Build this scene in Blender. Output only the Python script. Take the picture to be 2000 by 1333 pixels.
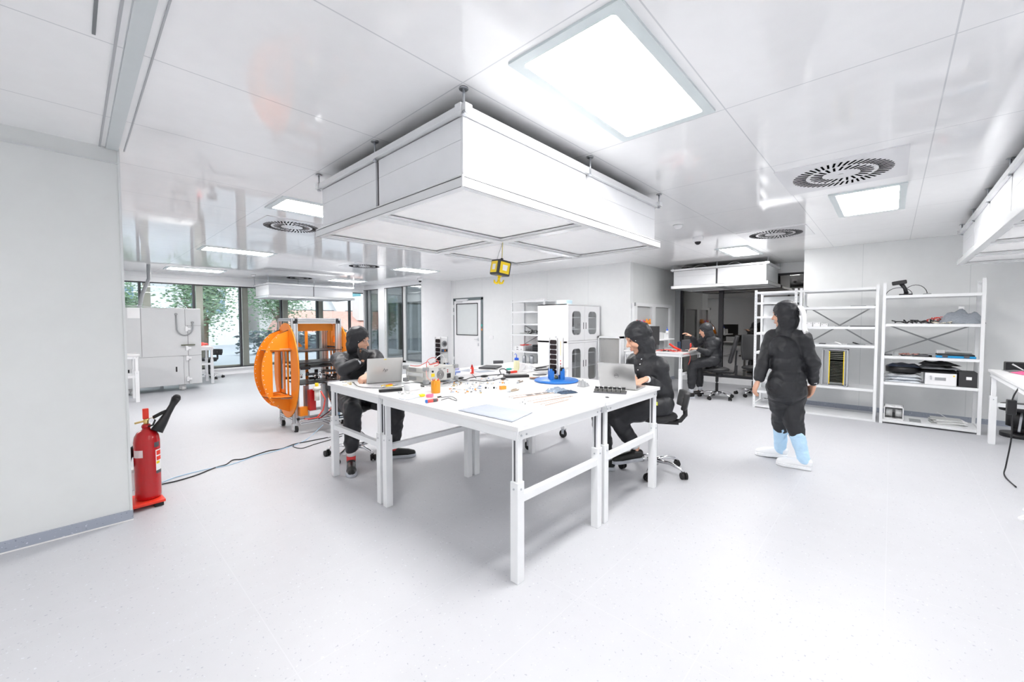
import bpy, bmesh, math, random
from mathutils import Vector, Matrix, noise
random.seed(7)
for o in list(bpy.data.objects): bpy.data.objects.remove(o)
S = bpy.context.scene
C = bpy.context.scene.collection
PI = math.pi
R = math.radians

# ------------------------------------------------------------------ camera
F_PX, CX, CY, CAM_H = 797.34, 1000.0, 657.92, 1.5
YAW, PITCH, ROLL = R(42.897), R(2.1294), R(0.110)
fw = Vector((math.cos(PITCH)*math.cos(YAW), math.cos(PITCH)*math.sin(YAW), -math.sin(PITCH)))
rt = Vector((math.sin(YAW), -math.cos(YAW), 0)); dn = fw.cross(rt)
cr, sr = math.cos(ROLL), math.sin(ROLL)
rt, dn = rt*cr+dn*sr, dn*cr-rt*sr
cam_d = bpy.data.cameras.new('camera'); cam = bpy.data.objects.new('camera', cam_d); C.objects.link(cam)
cam_d.sensor_width = 36; cam_d.lens = F_PX/2000*36; cam_d.shift_y = -8.58/2000; cam_d.clip_start = .05; cam_d.clip_end = 300
mw = Matrix.Identity(4)
for i in range(3): mw[i][0] = rt[i]; mw[i][1] = -dn[i]; mw[i][2] = -fw[i]
mw[2][3] = CAM_H
cam.matrix_world = mw
S.camera = cam

# ------------------------------------------------------------------ world, exposure
w = bpy.data.worlds.new('world'); S.world = w; w.use_nodes = True
bg = w.node_tree.nodes['Background']; bg.inputs[0].default_value = (.86, .93, 1, 1); bg.inputs[1].default_value = 1.35
S.view_settings.view_transform = 'Standard'; S.view_settings.look = 'None'
S.view_settings.exposure = 1.13; S.view_settings.gamma = 1; S.view_settings.use_curve_mapping = False
S.cycles.max_bounces = 14; S.cycles.diffuse_bounces = 8; S.cycles.glossy_bounces = 5
S.cycles.transmission_bounces = 8; S.cycles.transparent_max_bounces = 16
S.cycles.sample_clamp_indirect = 6; S.cycles.caustics_reflective = False; S.cycles.caustics_refractive = False
S.cycles.use_denoising = True
LAMP = 17.5          # strength of the ceiling light panels

def ray(px, py): return fw + rt*((px-CX)/F_PX) + dn*((py-CY)/F_PX)
def at(px, py, X=None, Y=None, Z=None, D=None):
    """the point of the place that lies on a known plane (or depth) under a spot of the photograph"""
    r = ray(px, py); o = Vector((0, 0, CAM_H))
    if D is not None: return o + r*D
    t = X/r.x if X is not None else Y/r.y if Y is not None else (Z-CAM_H)/r.z
    return o + r*t

# ------------------------------------------------------------------ materials
MATS = {}
def mat(name, col, rough=.5, metal=0, spec=.5, emit=None, es=0, trans=0, ior=1.45, noisy=0, nscale=8, bump=0, bscale=40, coat=0):
    if name in MATS: return MATS[name]
    m = bpy.data.materials.new(name); m.use_nodes = True; MATS[name] = m
    nt = m.node_tree; b = nt.nodes['Principled BSDF']
    b.inputs['Base Color'].default_value = (*col, 1); b.inputs['Roughness'].default_value = rough
    b.inputs['Metallic'].default_value = metal; b.inputs['Specular IOR Level'].default_value = spec
    b.inputs['IOR'].default_value = ior; b.inputs['Transmission Weight'].default_value = trans
    b.inputs['Coat Weight'].default_value = coat
    if emit: b.inputs['Emission Color'].default_value = (*emit, 1); b.inputs['Emission Strength'].default_value = es
    tc = nt.nodes.new('ShaderNodeTexCoord')
    n = nt.nodes.new('ShaderNodeTexNoise'); n.inputs['Scale'].default_value = nscale; n.inputs['Detail'].default_value = 4
    nt.links.new(tc.outputs['Object'], n.inputs['Vector'])
    mx = nt.nodes.new('ShaderNodeMix'); mx.data_type = 'RGBA'
    k = noisy if noisy else .03
    mx.inputs[6].default_value = (*[c*(1-k) for c in col], 1); mx.inputs[7].default_value = (*[min(1, c*(1+k)) for c in col], 1)
    nt.links.new(n.outputs['Fac'], mx.inputs[0]); nt.links.new(mx.outputs[2], b.inputs['Base Color'])
    if bump:
        n2 = nt.nodes.new('ShaderNodeTexNoise'); n2.inputs['Scale'].default_value = bscale; n2.inputs['Detail'].default_value = 3
        nt.links.new(tc.outputs['Object'], n2.inputs['Vector'])
        bp = nt.nodes.new('ShaderNodeBump'); bp.inputs['Strength'].default_value = bump; bp.inputs['Distance'].default_value = .02
        nt.links.new(n2.outputs['Fac'], bp.inputs['Height']); nt.links.new(bp.outputs['Normal'], b.inputs['Normal'])
    return m
def glassmat(name, tint=(.93, .97, .96), refl=1.0, base=.0):
    m = bpy.data.materials.new(name); m.use_nodes = True; nt = m.node_tree; nt.nodes.clear(); MATS[name] = m
    out = nt.nodes.new('ShaderNodeOutputMaterial'); tr = nt.nodes.new('ShaderNodeBsdfTransparent'); gl = nt.nodes.new('ShaderNodeBsdfGlossy')
    tr.inputs[0].default_value = (*tint, 1); gl.inputs['Roughness'].default_value = 0.0
    fr = nt.nodes.new('ShaderNodeFresnel'); fr.inputs[0].default_value = 1.5
    ma = nt.nodes.new('ShaderNodeMath'); ma.operation = 'MULTIPLY_ADD'; ma.inputs[1].default_value = refl; ma.inputs[2].default_value = base; ma.use_clamp = True
    mx = nt.nodes.new('ShaderNodeMixShader')
    nt.links.new(fr.outputs[0], ma.inputs[0]); nt.links.new(ma.outputs[0], mx.inputs[0])
    nt.links.new(tr.outputs[0], mx.inputs[1]); nt.links.new(gl.outputs[0], mx.inputs[2]); nt.links.new(mx.outputs[0], out.inputs[0])
    return m
def math_node(nt, op, a, b=None, c=None):
    n = nt.nodes.new('ShaderNodeMath'); n.operation = op
    for i, v in enumerate((a, b, c)):
        if v is None: continue
        if isinstance(v, (int, float)): n.inputs[i].default_value = v
        else: nt.links.new(v, n.inputs[i])
    return n.outputs[0]
def line_mask(nt, coord, off, period, half):
    """1 on thin lines at off + k*period"""
    v = math_node(nt, 'SUBTRACT', coord, off); v = math_node(nt, 'DIVIDE', v, period)
    v = math_node(nt, 'ADD', v, .5); v = math_node(nt, 'FRACT', v); v = math_node(nt, 'SUBTRACT', v, .5)
    v = math_node(nt, 'ABSOLUTE', v); return math_node(nt, 'LESS_THAN', v, half/period)
def panelmat(name, col, linecol, xo, xp, yo, yp, half, rough, axes=(0, 1), speck=None, spec=.5, bump=0, coat=0):
    m = mat(name, col, rough, spec=spec, coat=coat); nt = m.node_tree; b = nt.nodes['Principled BSDF']
    tc = nt.nodes.new('ShaderNodeTexCoord'); sp = nt.nodes.new('ShaderNodeSeparateXYZ'); nt.links.new(tc.outputs['Object'], sp.inputs[0])
    masks = []
    if xp: masks.append(line_mask(nt, sp.outputs[axes[0]], xo, xp, half))
    if yp: masks.append(line_mask(nt, sp.outputs[axes[1]], yo, yp, half))
    f = masks[0]
    if len(masks) > 1: f = math_node(nt, 'MAXIMUM', masks[0], masks[1])
    src = b.inputs['Base Color'].links[0].from_socket
    if speck:
        vo = nt.nodes.new('ShaderNodeTexNoise'); vo.inputs['Scale'].default_value = 55; vo.inputs['Detail'].default_value = 2
        nt.links.new(tc.outputs['Object'], vo.inputs['Vector'])
        for lo, cc in ((.70, speck[0]),):
            g = math_node(nt, 'GREATER_THAN', vo.outputs['Fac'], lo)
            mm = nt.nodes.new('ShaderNodeMix'); mm.data_type = 'RGBA'; nt.links.new(g, mm.inputs[0]); nt.links.new(src, mm.inputs[6]); mm.inputs[7].default_value = (*cc, 1); src = mm.outputs[2]
        g = math_node(nt, 'LESS_THAN', vo.outputs['Fac'], .31)
        mm = nt.nodes.new('ShaderNodeMix'); mm.data_type = 'RGBA'; nt.links.new(g, mm.inputs[0]); nt.links.new(src, mm.inputs[6]); mm.inputs[7].default_value = (*speck[1], 1); src = mm.outputs[2]
    mx = nt.nodes.new('ShaderNodeMix'); mx.data_type = 'RGBA'; nt.links.new(f, mx.inputs[0]); nt.links.new(src, mx.inputs[6]); mx.inputs[7].default_value = (*linecol, 1)
    nt.links.new(mx.outputs[2], b.inputs['Base Color'])
    if bump:
        n2 = nt.nodes.new('ShaderNodeTexNoise'); n2.inputs['Scale'].default_value = 1.3; n2.inputs['Detail'].default_value = 1
        nt.links.new(tc.outputs['Object'], n2.inputs['Vector'])
        bp = nt.nodes.new('ShaderNodeBump'); bp.inputs['Strength'].default_value = bump; bp.inputs['Distance'].default_value = .05
        nt.links.new(n2.outputs['Fac'], bp.inputs['Height']); nt.links.new(bp.outputs['Normal'], b.inputs['Normal'])
    return m

white = mat('white_paint', (.86, .86, .87), .35)
tablewhite = mat('white_laminate', (.82, .82, .82), .3)
legwhite = mat('white_powder_coat', (.83, .84, .85), .35)
shelfwhite = mat('shelf_white', (.82, .83, .84), .4)
alu = mat('aluminium', (.74, .75, .77), .32, metal=.9)
steel = mat('polished_steel', (.8, .8, .82), .14, metal=1)
zinc = mat('zinc', (.55, .57, .6), .35, metal=.9)
black = mat('black_plastic', (.018, .018, .02), .42)
blacksoft = mat('black_foam', (.025, .025, .027), .55, bump=.15, bscale=200)
blackmetal = mat('black_metal', (.03, .03, .033), .35, metal=.3)
darkgrey = mat('dark_grey', (.09, .09, .1), .5)
midgrey = mat('mid_grey', (.33, .34, .35), .5)
lightgrey = mat('light_grey', (.62, .63, .63), .5)
orange = mat('orange_plywood', (.98, .29, .015), .38, noisy=.08, nscale=5)
orangeplastic = mat('orange_plastic', (.95, .3, .04), .35)
darkedge = mat('plywood_edge', (.05, .04, .04), .6)
red = mat('red_enamel', (.50, .006, .010), .22, coat=.5)
redlight = mat('red_plastic', (.86, .05, .025), .4)
redwire = mat('red_wire', (.8, .1, .08), .45)
blue = mat('blue_plastic', (.02, .17, .55), .4)
bluelid = mat('blue_lid', (.03, .13, .75), .4)
paleblue = mat('pale_blue_cloth', (.5, .74, .95), .8)
yellow = mat('yellow_plastic', (.95, .68, .02), .4)
paleyellow = mat('pale_yellow', (.93, .9, .6), .35)
teal = mat('teal_plastic', (.03, .5, .42), .4)
pink = mat('pink_plastic', (.9, .2, .35), .45)
pcbgreen = mat('pcb_black', (.02, .02, .025), .3)
cell = mat('solar_cell', (.018, .01, .012), .18)
brass = mat('brass', (.8, .6, .25), .3, metal=1)
antistatic = mat('antistatic_bag', (.34, .42, .52), .22, metal=.5, bump=.4, bscale=30)
clearbag = mat('clear_plastic_bag', (.75, .78, .82), .15, bump=.5, bscale=45)
paper = mat('paper', (.9, .9, .9), .7)
bluepaper = mat('pale_blue_sheet', (.37, .40, .46), .6, bump=.2, bscale=12)
laptopsilver = mat('laptop_silver', (.63, .63, .62), .3, metal=.55)
laptopdark = mat('laptop_grey', (.5, .5, .5), .25, metal=.7)
skin = mat('skin', (.74, .42, .29), .5, noisy=.06, nscale=30)
fabric = mat('black_suit_fabric', (.022, .023, .027), .5, noisy=.2, nscale=6, bump=.25, bscale=14)
shoeblack = mat('black_shoe_leather', (.02, .02, .02), .3)
shoesole = mat('grey_shoe_sole', (.55, .57, .62), .6)
rubber = mat('black_rubber', (.015, .015, .015), .6)
amber = mat('amber_jar', (1, .40, .03), .1, trans=.3)
glass = glassmat('window_glass', (.93, .96, .96), .9)
cabglass = glassmat('cabinet_glass', (.96, .97, .98), .5)
slotblack = mat('slot_black', (.004, .004, .004), 1, spec=0)
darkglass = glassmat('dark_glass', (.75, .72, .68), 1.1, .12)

# ------------------------------------------------------------------ mesh helpers
class MB:
    def __init__(s): s.v = []; s.f = []; s.sm = []
    def add(s, v, f, smooth=False):
        n = len(s.v); s.v += [tuple(p) for p in v]; s.f += [tuple(i+n for i in q) for q in f]; s.sm += [smooth]*len(f); return s
    def box(s, x0, x1, y0, y1, z0, z1, M=None):
        v = [Vector((x, y, z)) for z in (z0, z1) for y in (y0, y1) for x in (x0, x1)]
        if M: v = [M @ p for p in v]
        return s.add(v, [(0, 2, 3, 1), (4, 5, 7, 6), (0, 1, 5, 4), (2, 6, 7, 3), (0, 4, 6, 2), (1, 3, 7, 5)])
    def cbox(s, c, d, rz=0, rx=0, ry=0):
        M = Matrix.Translation(c) @ Matrix.Rotation(rz, 4, 'Z') @ Matrix.Rotation(ry, 4, 'Y') @ Matrix.Rotation(rx, 4, 'X')
        return s.box(-d[0]/2, d[0]/2, -d[1]/2, d[1]/2, -d[2]/2, d[2]/2, M)
    def bar(s, a, b, w, h):
        a, b = Vector(a), Vector(b); d = b-a; L = d.length
        z = Vector((0, 0, 1)) if abs(d.normalized().z) < .98 else Vector((0, 1, 0))
        x = d.normalized(); y = z.cross(x).normalized(); z = x.cross(y)
        M = Matrix((( x.x, y.x, z.x, a.x), (x.y, y.y, z.y, a.y), (x.z, y.z, z.z, a.z), (0, 0, 0, 1)))
        return s.box(0, L, -w/2, w/2, -h/2, h/2, M)
    def tube(s, pts, r, n=8, caps=True):
        pts = [Vector(p) for p in pts]; rs = r if isinstance(r, (list, tuple)) else [r]*len(pts); vs = []; prev = None
        for i, p in enumerate(pts):
            t = (pts[min(i+1, len(pts)-1)] - pts[max(i-1, 0)]).normalized()
            if prev is None: u = t.orthogonal().normalized()
            else:
                u = prev - t*prev.dot(t)
                u = u.normalized() if u.length > 1e-5 else t.orthogonal().normalized()
            prev = u; w_ = t.cross(u)
            vs += [p + (u*math.cos(2*PI*k/n) + w_*math.sin(2*PI*k/n))*rs[i] for k in range(n)]
        fs = [(i*n+k, i*n+(k+1) % n, (i+1)*n+(k+1) % n, (i+1)*n+k) for i in range(len(pts)-1) for k in range(n)]
        s.add(vs, fs, True)
        if caps:
            m = len(s.v)-len(vs); s.f += [tuple(m+k for k in reversed(range(n))), tuple(m+(len(pts)-1)*n+k for k in range(n))]; s.sm += [False]*2
        return s
    def cyl(s, a, b, r, n=20): return s.tube([a, b], r, n)
    def lathe(s, prof, c=(0, 0, 0), n=24, M=None, smooth=True):
        c = Vector(c); vs = []
        for r_, z in prof:
            for k in range(n):
                p = Vector((r_*math.cos(2*PI*k/n), r_*math.sin(2*PI*k/n), z))
                vs.append((M @ p) if M else c+p)
        m = len(prof)
        fs = [(i*n+k, i*n+(k+1) % n, (i+1)*n+(k+1) % n, (i+1)*n+k) for i in range(m-1) for k in range(n)]
        b = len(s.v); s.add(vs, fs, smooth)
        s.f += [tuple(b+k for k in reversed(range(n))), tuple(b+(m-1)*n+k for k in range(n))]; s.sm += [False]*2
        return s
    def prism(s, out, M, t, holes=()):
        """outline (2D) extruded by t along local z; M places it. holes bridged by triangulation"""
        bm = bmesh.new(); loops = [out]+list(holes); es = []
        for lp in loops:
            vv = [bm.verts.new((p[0], p[1], 0)) for p in lp]
            es += [bm.edges.new((vv[i], vv[(i+1) % len(vv)])) for i in range(len(vv))]
        r_ = bmesh.ops.triangle_fill(bm, use_beauty=True, use_dissolve=False, edges=es)
        ex = bmesh.ops.extrude_face_region(bm, geom=[g for g in bm.faces])
        bmesh.ops.translate(bm, verts=[g for g in ex['geom'] if isinstance(g, bmesh.types.BMVert)], vec=(0, 0, t))
        bmesh.ops.recalc_face_normals(bm, faces=bm.faces); bm.verts.index_update()
        s.add([M @ v.co for v in bm.verts], [[v.index for v in f.verts] for f in bm.faces]); bm.free(); return s
    def ell(s, c, r, n=16, m=10, M=None):
        c = Vector(c); r = (r, r, r) if isinstance(r, (int, float)) else r; vs = []
        for i in range(m+1):
            a = PI*i/m
            for k in range(n):
                p = Vector((r[0]*math.sin(a)*math.cos(2*PI*k/n), r[1]*math.sin(a)*math.sin(2*PI*k/n), -r[2]*math.cos(a)))
                vs.append(c + ((M.to_3x3() @ p) if M else p))
        return s.add(vs, [(i*n+k, i*n+(k+1) % n, (i+1)*n+(k+1) % n, (i+1)*n+k) for i in range(m) for k in range(n)], True)
    def quadgrid(s, fn, nu, nv):
        vs = [fn(i/nu, j/nv) for j in range(nv+1) for i in range(nu+1)]
        return s.add(vs, [(j*(nu+1)+i, j*(nu+1)+i+1, (j+1)*(nu+1)+i+1, (j+1)*(nu+1)+i) for j in range(nv) for i in range(nu)], True)
    def build(s, name, m, parent=None, label=None, bevel=0, kind=None, solid=0, sub=0):
        me = bpy.data.meshes.new(name); me.from_pydata(s.v, [], s.f); me.validate(); me.materials.append(m)
        if len(me.polygons) == len(s.sm): me.polygons.foreach_set('use_smooth', s.sm)
        o = bpy.data.objects.new(name, me); C.objects.link(o)
        if parent: o.parent = parent
        if label: o['label'] = label
        if kind: o['kind'] = kind
        if solid: q = o.modifiers.new('solid', 'SOLIDIFY'); q.thickness = solid; q.offset = 0
        if bevel: q = o.modifiers.new('bevel', 'BEVEL'); q.width = bevel; q.segments = 2; q.limit_method = 'ANGLE'; q.angle_limit = R(40); q.harden_normals = False
        if sub: q = o.modifiers.new('sub', 'SUBSURF'); q.levels = sub; q.render_levels = sub
        return o
def rrect(x0, x1, y0, y1, r, n=5):
    out = []
    for cx, cy, a0 in ((x1-r, y1-r, 0), (x0+r, y1-r, 90), (x0+r, y0+r, 180), (x1-r, y0+r, 270)):
        out += [(cx+r*math.cos(R(a0+90*i/n)), cy+r*math.sin(R(a0+90*i/n))) for i in range(n+1)]
    return out
def tag(o, label=None, cat=None, group=None, kind=None):
    if label: o['label'] = label
    if cat: o['category'] = cat
    if group: o['group'] = group
    if kind: o['kind'] = kind
    return o
def thing(name, label, cat, loc=(0, 0, 0), rz=0, group=None):
    o = bpy.data.objects.new(name, None); C.objects.link(o); o.location = loc; o.rotation_euler = (0, 0, rz)
    o.empty_display_size = .05
    return tag(o, label, cat, group)
KIDS = lambda o: [c for c in bpy.data.objects if c.parent == o]
def dup(root, loc, rz=None, label=None, group=None):
    def cp(o, par):
        c = o.copy(); C.objects.link(c)
        c.parent = par
        for k in KIDS(o):
            if k is not c: cp(k, c)
        return c
    r = cp(root, None); r.location = loc
    if rz is not None: r.rotation_euler = (0, 0, rz)
    if label: r['label'] = label
    if group: r['group'] = group
    return r
def struct(o): o['kind'] = 'structure'; return o
Mx = lambda: Matrix.Identity(4)
def frameM(o, x, y, z):
    x, y, z, o = Vector(x), Vector(y), Vector(z), Vector(o)
    return Matrix(((x.x, y.x, z.x, o.x), (x.y, y.y, z.y, o.y), (x.z, y.z, z.z, o.z), (0, 0, 0, 1)))
XZ = lambda y, z0=0: frameM((0, y, z0), (1, 0, 0), (0, 0, 1), (0, -1, 0))     # outline in x,z standing at y, extruded to -y
YZ = lambda x: frameM((x, 0, 0), (0, 1, 0), (0, 0, 1), (1, 0, 0))              # outline in y,z standing at x, extruded to +x
XY = lambda z: frameM((0, 0, z), (1, 0, 0), (0, 1, 0), (0, 0, 1))
# ------------------------------------------------------------------ room shell
CEIL = 2.77
floorm = panelmat('floor_vinyl', (.525, .53, .555), (.555, .56, .585), 1.83, 1.22, 2.43, .61, .0022, .42, speck=((.62, .64, .68), (.38, .39, .44)), spec=.45)
ceilm = panelmat('ceiling_panels', (.925, .925, .93), (.68, .69, .71), 1.45, 1.25, 1.70, .94, .0035, .06, spec=.5, bump=.035)
wallm = panelmat('wall_panels', (.74, .755, .75), (.62, .64, .64), .4, 1.2, 0, 0, .004, .28)
wallm_y = panelmat('wall_panels_side', (.80, .81, .81), (.68, .7, .7), .37, 1.2, 0, 0, .004, .3, axes=(1, 0))
whitewall = mat('white_wall', (.86, .86, .87), .4)
skirtm = panelmat('skirting_vinyl', (.36, .39, .46), (.4, .42, .5), 0, 50, 0, 0, .001, .5, speck=((.62, .64, .7), (.24, .26, .32)))
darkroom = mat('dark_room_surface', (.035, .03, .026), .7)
beige = mat('beige_frame', (.60, .56, .48), .45)
blackframe = mat('black_frame', (.03, .03, .035), .4)
greyframe = mat('grey_frame', (.36, .37, .38), .4)

L = [(-3.5, -4.5), (12.6, -4.5), (12.6, 4.3), (8.3, 4.3), (8.3, 10.3), (7.25, 10.3), (7.25, 14.05), (-3.5, 14.05)]
struct(MB().prism(L, XY(-.1), .1).build('floor', floorm))
struct(MB().prism(L, XY(CEIL), .2).build('ceiling', ceilm))
def wall(n, x0, x1, y0, y1, m, z0=0, z1=CEIL): return struct(MB().box(x0, x1, y0, y1, z0, z1).build(n, m))
wall('wall_left', -3.5, .267, 4.2, 4.36, wallm)
wall('wall_back', 8.16, 8.30, 4.12, 10.3, wallm_y)
wall('wall_corner', 7.25, 8.16, 10.2, 10.3, whitewall)
wall('wall_alcove', 8.30, 12.6, 4.12, 4.3, wallm)
wall('wall_right', 8.95, 9.07, -4.5, 1.17, wallm_y)
wall('wall_right_return', 9.07, 12.6, 1.05, 1.17, wallm)
wall('wall_near', -3.6, -3.5, -4.5, 14.05, wallm_y)
wall('wall_front', -3.5, 12.6, -4.6, -4.5, wallm)
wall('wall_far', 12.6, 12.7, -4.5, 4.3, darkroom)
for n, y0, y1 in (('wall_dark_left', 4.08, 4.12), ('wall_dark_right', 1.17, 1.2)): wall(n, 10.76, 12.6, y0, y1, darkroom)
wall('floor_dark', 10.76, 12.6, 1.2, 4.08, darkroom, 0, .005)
# dark glazed partition
g = struct(MB().box(10.66, 10.76, 1.17, 4.12, 0, .14).box(10.66, 10.76, 1.17, 4.12, 2.55, CEIL).build('trim_4', whitewall))
g = thing('window_9', None, None); g['kind'] = 'structure'
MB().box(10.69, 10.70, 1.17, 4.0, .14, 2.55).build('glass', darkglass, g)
MB().box(10.66, 10.76, 3.93, 3.99, .14, 2.55).box(10.64, 10.72, 2.98, 3.07, .14, 2.55).box(10.67, 10.72, 1.17, 4.0, .14, .2).box(10.67, 10.72, 1.17, 4.0, 2.5, 2.55).build('frame', blackframe, g)
MB().box(10.64, 10.66, 3.99, 4.12, 0, 2.77).build('jamb', greyframe, g)
# window wall
struct(MB().box(-3.5, 7.12, 13.9, 14.05, 0, .17).box(-3.5, 7.12, 13.86, 13.9, .15, .19).build('wall_window', whitewall))
struct(MB().box(-3.5, 7.25, 13.9, 14.05, 2.53, CEIL).box(-3.5, 7.12, 13.84, 13.9, 2.66, CEIL).build('trim_1', whitewall))
xs = [-3.5, -2.15, -1.05, .05, 1.15, 2.24, 3.32, 4.41, 5.5, 6.6, 7.12]
for i in range(len(xs)-1):
    a, b = xs[i], xs[i+1]
    w_ = thing('window_%d' % (i+10), None, None); w_['kind'] = 'structure'
    MB().box(a, a+.05, 13.88, 14.0, .19, 2.53).box(a, b, 13.9, 13.96, 2.50, 2.53).box(a, b, 13.9, 13.96, .19, .215).build('mullion', blackframe, w_)
    if b-a > .6:
        MB().box(a+.09, a+.24, 13.98, 14.06, .19, 2.53).box(a+.24, b, 13.98, 14.04, .2, .26).build('frame_panel', beige, w_)
    MB().box(a+.05, b, 13.955, 13.965, .2, 2.52).build('glass', glass, w_)
# side wall with two windows
struct(MB().box(7.12, 7.25, 10.2, 10.32, .2, 2.62).box(7.12, 7.25, 12.45, 12.85, .2, 2.62).box(7.12, 7.25, 10.2, 13.9, 2.62, CEIL).box(7.12, 7.25, 10.2, 13.9, 0, .2)
       .box(7.12, 7.25, 13.86, 13.9, .2, 2.62).build('wall_side', whitewall))
for n, y0, y1, ym in (('window_1', 12.85, 13.86, 13.62), ('window_2', 10.32, 12.45, 11.36)):
    w_ = thing(n, None, None); w_['kind'] = 'structure'
    MB().box(7.13, 7.19, ym, ym+.035, .2, 2.62).box(7.13, 7.16, y0, y1, 2.6, 2.62).box(7.13, 7.16, y0, y0+.02, .2, 2.6).build('frame', blackframe, w_)
    MB().box(7.15, 7.22, ym-.14, ym, .2, 2.62).box(7.15, 7.2, y0, y1, .2, .26).box(7.15, 7.2, y1-.08, y1, .2, 2.6).build('sash', greyframe if n == 'window_1' else lightgrey, w_)
    MB().box(7.17, 7.18, y0, y1, .2, 2.62).build('glass', glass, w_)
# skirting
def skirt(n, x0, x1, y0, y1): struct(MB().box(x0, x1, y0, y1, 0, .075).build(n, skirtm))
skirt('baseboard_left', -3.5, .272, 4.185, 4.2); skirt('baseboard_left_end', .267, .275, 4.195, 4.36)
skirt('baseboard_right', 8.935, 8.95, -4.5, 1.17); skirt('baseboard_back', 8.145, 8.16, 4.12, 10.2)
skirt('baseboard_alcove', 8.16, 10.66, 4.105, 4.12)
struct(MB().box(-3.5, .275, 4.18, 4.186, 0, .008).build('trim_5', mat('white_sealant', (.85, .84, .82), .5)))
# cornice shadow gaps / ceiling strip
struct(MB().box(.165, .175, -4.5, 4.2, 2.762, 2.771).box(.295, .302, -4.5, 4.2, 2.762, 2.771).build('trim_2', mat('joint_grey', (.45, .46, .48), .5)))
struct(MB().box(.20, .265, -4.5, 4.19, 2.755, 2.771).build('trim_3', mat('track_grey', (.62, .66, .67), .4)))
struct(MB().box(-3.5, .267, 4.18, 4.2, 2.66, 2.67).box(.258, .272, 4.188, 4.21, .075, 2.77).build('trim_6', mat('wall_trim', (.7, .72, .72), .4)))
m_ = MB()
for x in (.1,): m_.box(x-.006, x+.006, -1, 2.6, 2.764, 2.771)
struct(m_.build('trim_7', mat('joint_dark', (.2, .21, .22), .5)))
# door in the back wall
d = thing('door_1', None, None); d['kind'] = 'structure'
MB().box(8.14, 8.165, 10.0, 10.07, 0, 2.2).box(8.14, 8.165, 8.73, 8.8, 0, 2.2).box(8.14, 8.165, 8.73, 10.07, 2.14, 2.22).build('door_frame', mat('door_frame_grey', (.16, .19, .2), .4), d)
MB().prism(rrect(8.80, 10.0, .02, 2.13, .005, 1), YZ(8.12), .035, [rrect(8.93, 9.88, 1.10, 2.03, .01, 1)]).build('door_leaf', mat('door_white', (.84, .84, .85), .35), d)
MB().prism(rrect(8.91, 9.90, 1.08, 2.05, .01, 1), YZ(8.112), .012, [rrect(8.935, 9.875, 1.105, 2.025, .01, 1)]).build('gasket', blackframe, d)
MB().box(8.13, 8.14, 8.93, 9.88, 1.10, 2.03).build('door_pane', mat('frosted_pane', (.66, .69, .69), .25), d)
h = MB().cyl((8.12, 8.90, .98), (8.07, 8.90, .98), .01).cyl((8.075, 8.90, .98), (8.075, 9.03, .98), .01).box(8.11, 8.12, 8.875, 8.925, .93, 1.03).box(8.11, 8.12, 8.875, 8.925, .78, .86).build('door_handle', alu, d)
MB().box(8.07, 8.13, 9.35, 9.85, 2.12, 2.18).bar((8.1, 9.6, 2.1), (8.1, 9.9, 2.08), .02, .02).build('door_closer', mat('closer_silver', (.7, .7, .72), .4), d)
m_ = MB()
for z in (1.70, 1.92, .3): m_.cyl((8.11, 10.03, z), (8.11, 10.03, z+.1), .018, 10)
m_.build('hinge', white, d)
MB().box(8.125, 8.14, 8.745, 8.775, 1.36, 1.42).build('status_light', teal, d); MB().box(8.125, 8.14, 8.745, 8.775, 1.24, 1.29).build('status_light', orangeplastic, d)
tag(MB().box(8.145, 8.16, 8.30, 8.46, 1.0, 1.09).box(8.14, 8.146, 8.31, 8.375, 1.01, 1.08).box(8.14, 8.146, 8.385, 8.45, 1.01, 1.08).build('light_switch', white, bevel=.002), 'white double light switch on the wall right of the door', 'switch')
# hatch with two openings on the alcove wall
hp = thing('door_2', None, None); hp['kind'] = 'structure'
MB().prism(rrect(8.22, 10.28, .8, 1.90, .01, 1), XZ(4.119), .07, [rrect(8.36, 9.12, .85, 1.83, .01, 1), rrect(9.30, 10.16, .85, 1.83, .01, 1)]).build('hatch_frame', shelfwhite, hp)
MB().box(8.36, 9.12, 4.10, 4.115, .85, 1.83).box(9.3, 10.16, 4.10, 4.115, .85, 1.83).build('hatch_panel', mat('hatch_grey', (.55, .56, .56), .4), hp)
MB().cyl((8.21, 4.03, 1.83), (8.21, 4.03, 1.90), .02, 8).cyl((8.21, 4.03, 1.25), (8.21, 4.03, 1.35), .02, 8).build('hinge', midgrey, hp)

# ------------------------------------------------------------------ outside
facade = mat('pale_render', (.80, .80, .80), .8); facade2 = mat('cream_render', (.72, .70, .68), .8)
winblue = mat('far_window_glass', (.22, .33, .42), .15); tealp = mat('teal_cladding', (.16, .38, .42), .5)
roofm = mat('terracotta_tiles', (.62, .36, .30), .8, noisy=.25, nscale=6)
ground = mat('courtyard_paving', (.42, .44, .47), .9, noisy=.1)
struct(MB().box(-60, 70, 14.2, 80, -.35, -.3).box(7.3, 70, 4.4, 14.2, -.35, -.3).build('ground', ground))
def windows_on(y, x0, dx, nx, zs, w_, h_, parent, m=winblue, nm='window'):
    for z in zs:
        for i in range(nx):
            o = MB().box(x0+i*dx, x0+i*dx+w_, y-.06, y, z, z+h_).build(nm, m, parent)
b1 = thing('apartment_building', 'white rendered apartment building with blue windows behind the trees', 'building', (0, 0, 0))
MB().box(-26, 9.5, 38, 48, -.3, 13).build('wall', facade, b1)
windows_on(38, -20, 5.2, 6, (2.2, 5.6, 8.9), 2.1, 1.7, b1)
m_ = MB()
for z in (4.6, 8): m_.box(-24, 8, 36.8, 38, z, z+.25)
m_.build('ledge', mat('ledge_white', (.85, .85, .85), .7), b1)
b2 = thing('balcony_building', 'pale building with long white balconies and teal panels beyond the tiled roof', 'building', (0, 0, 0))
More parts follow.
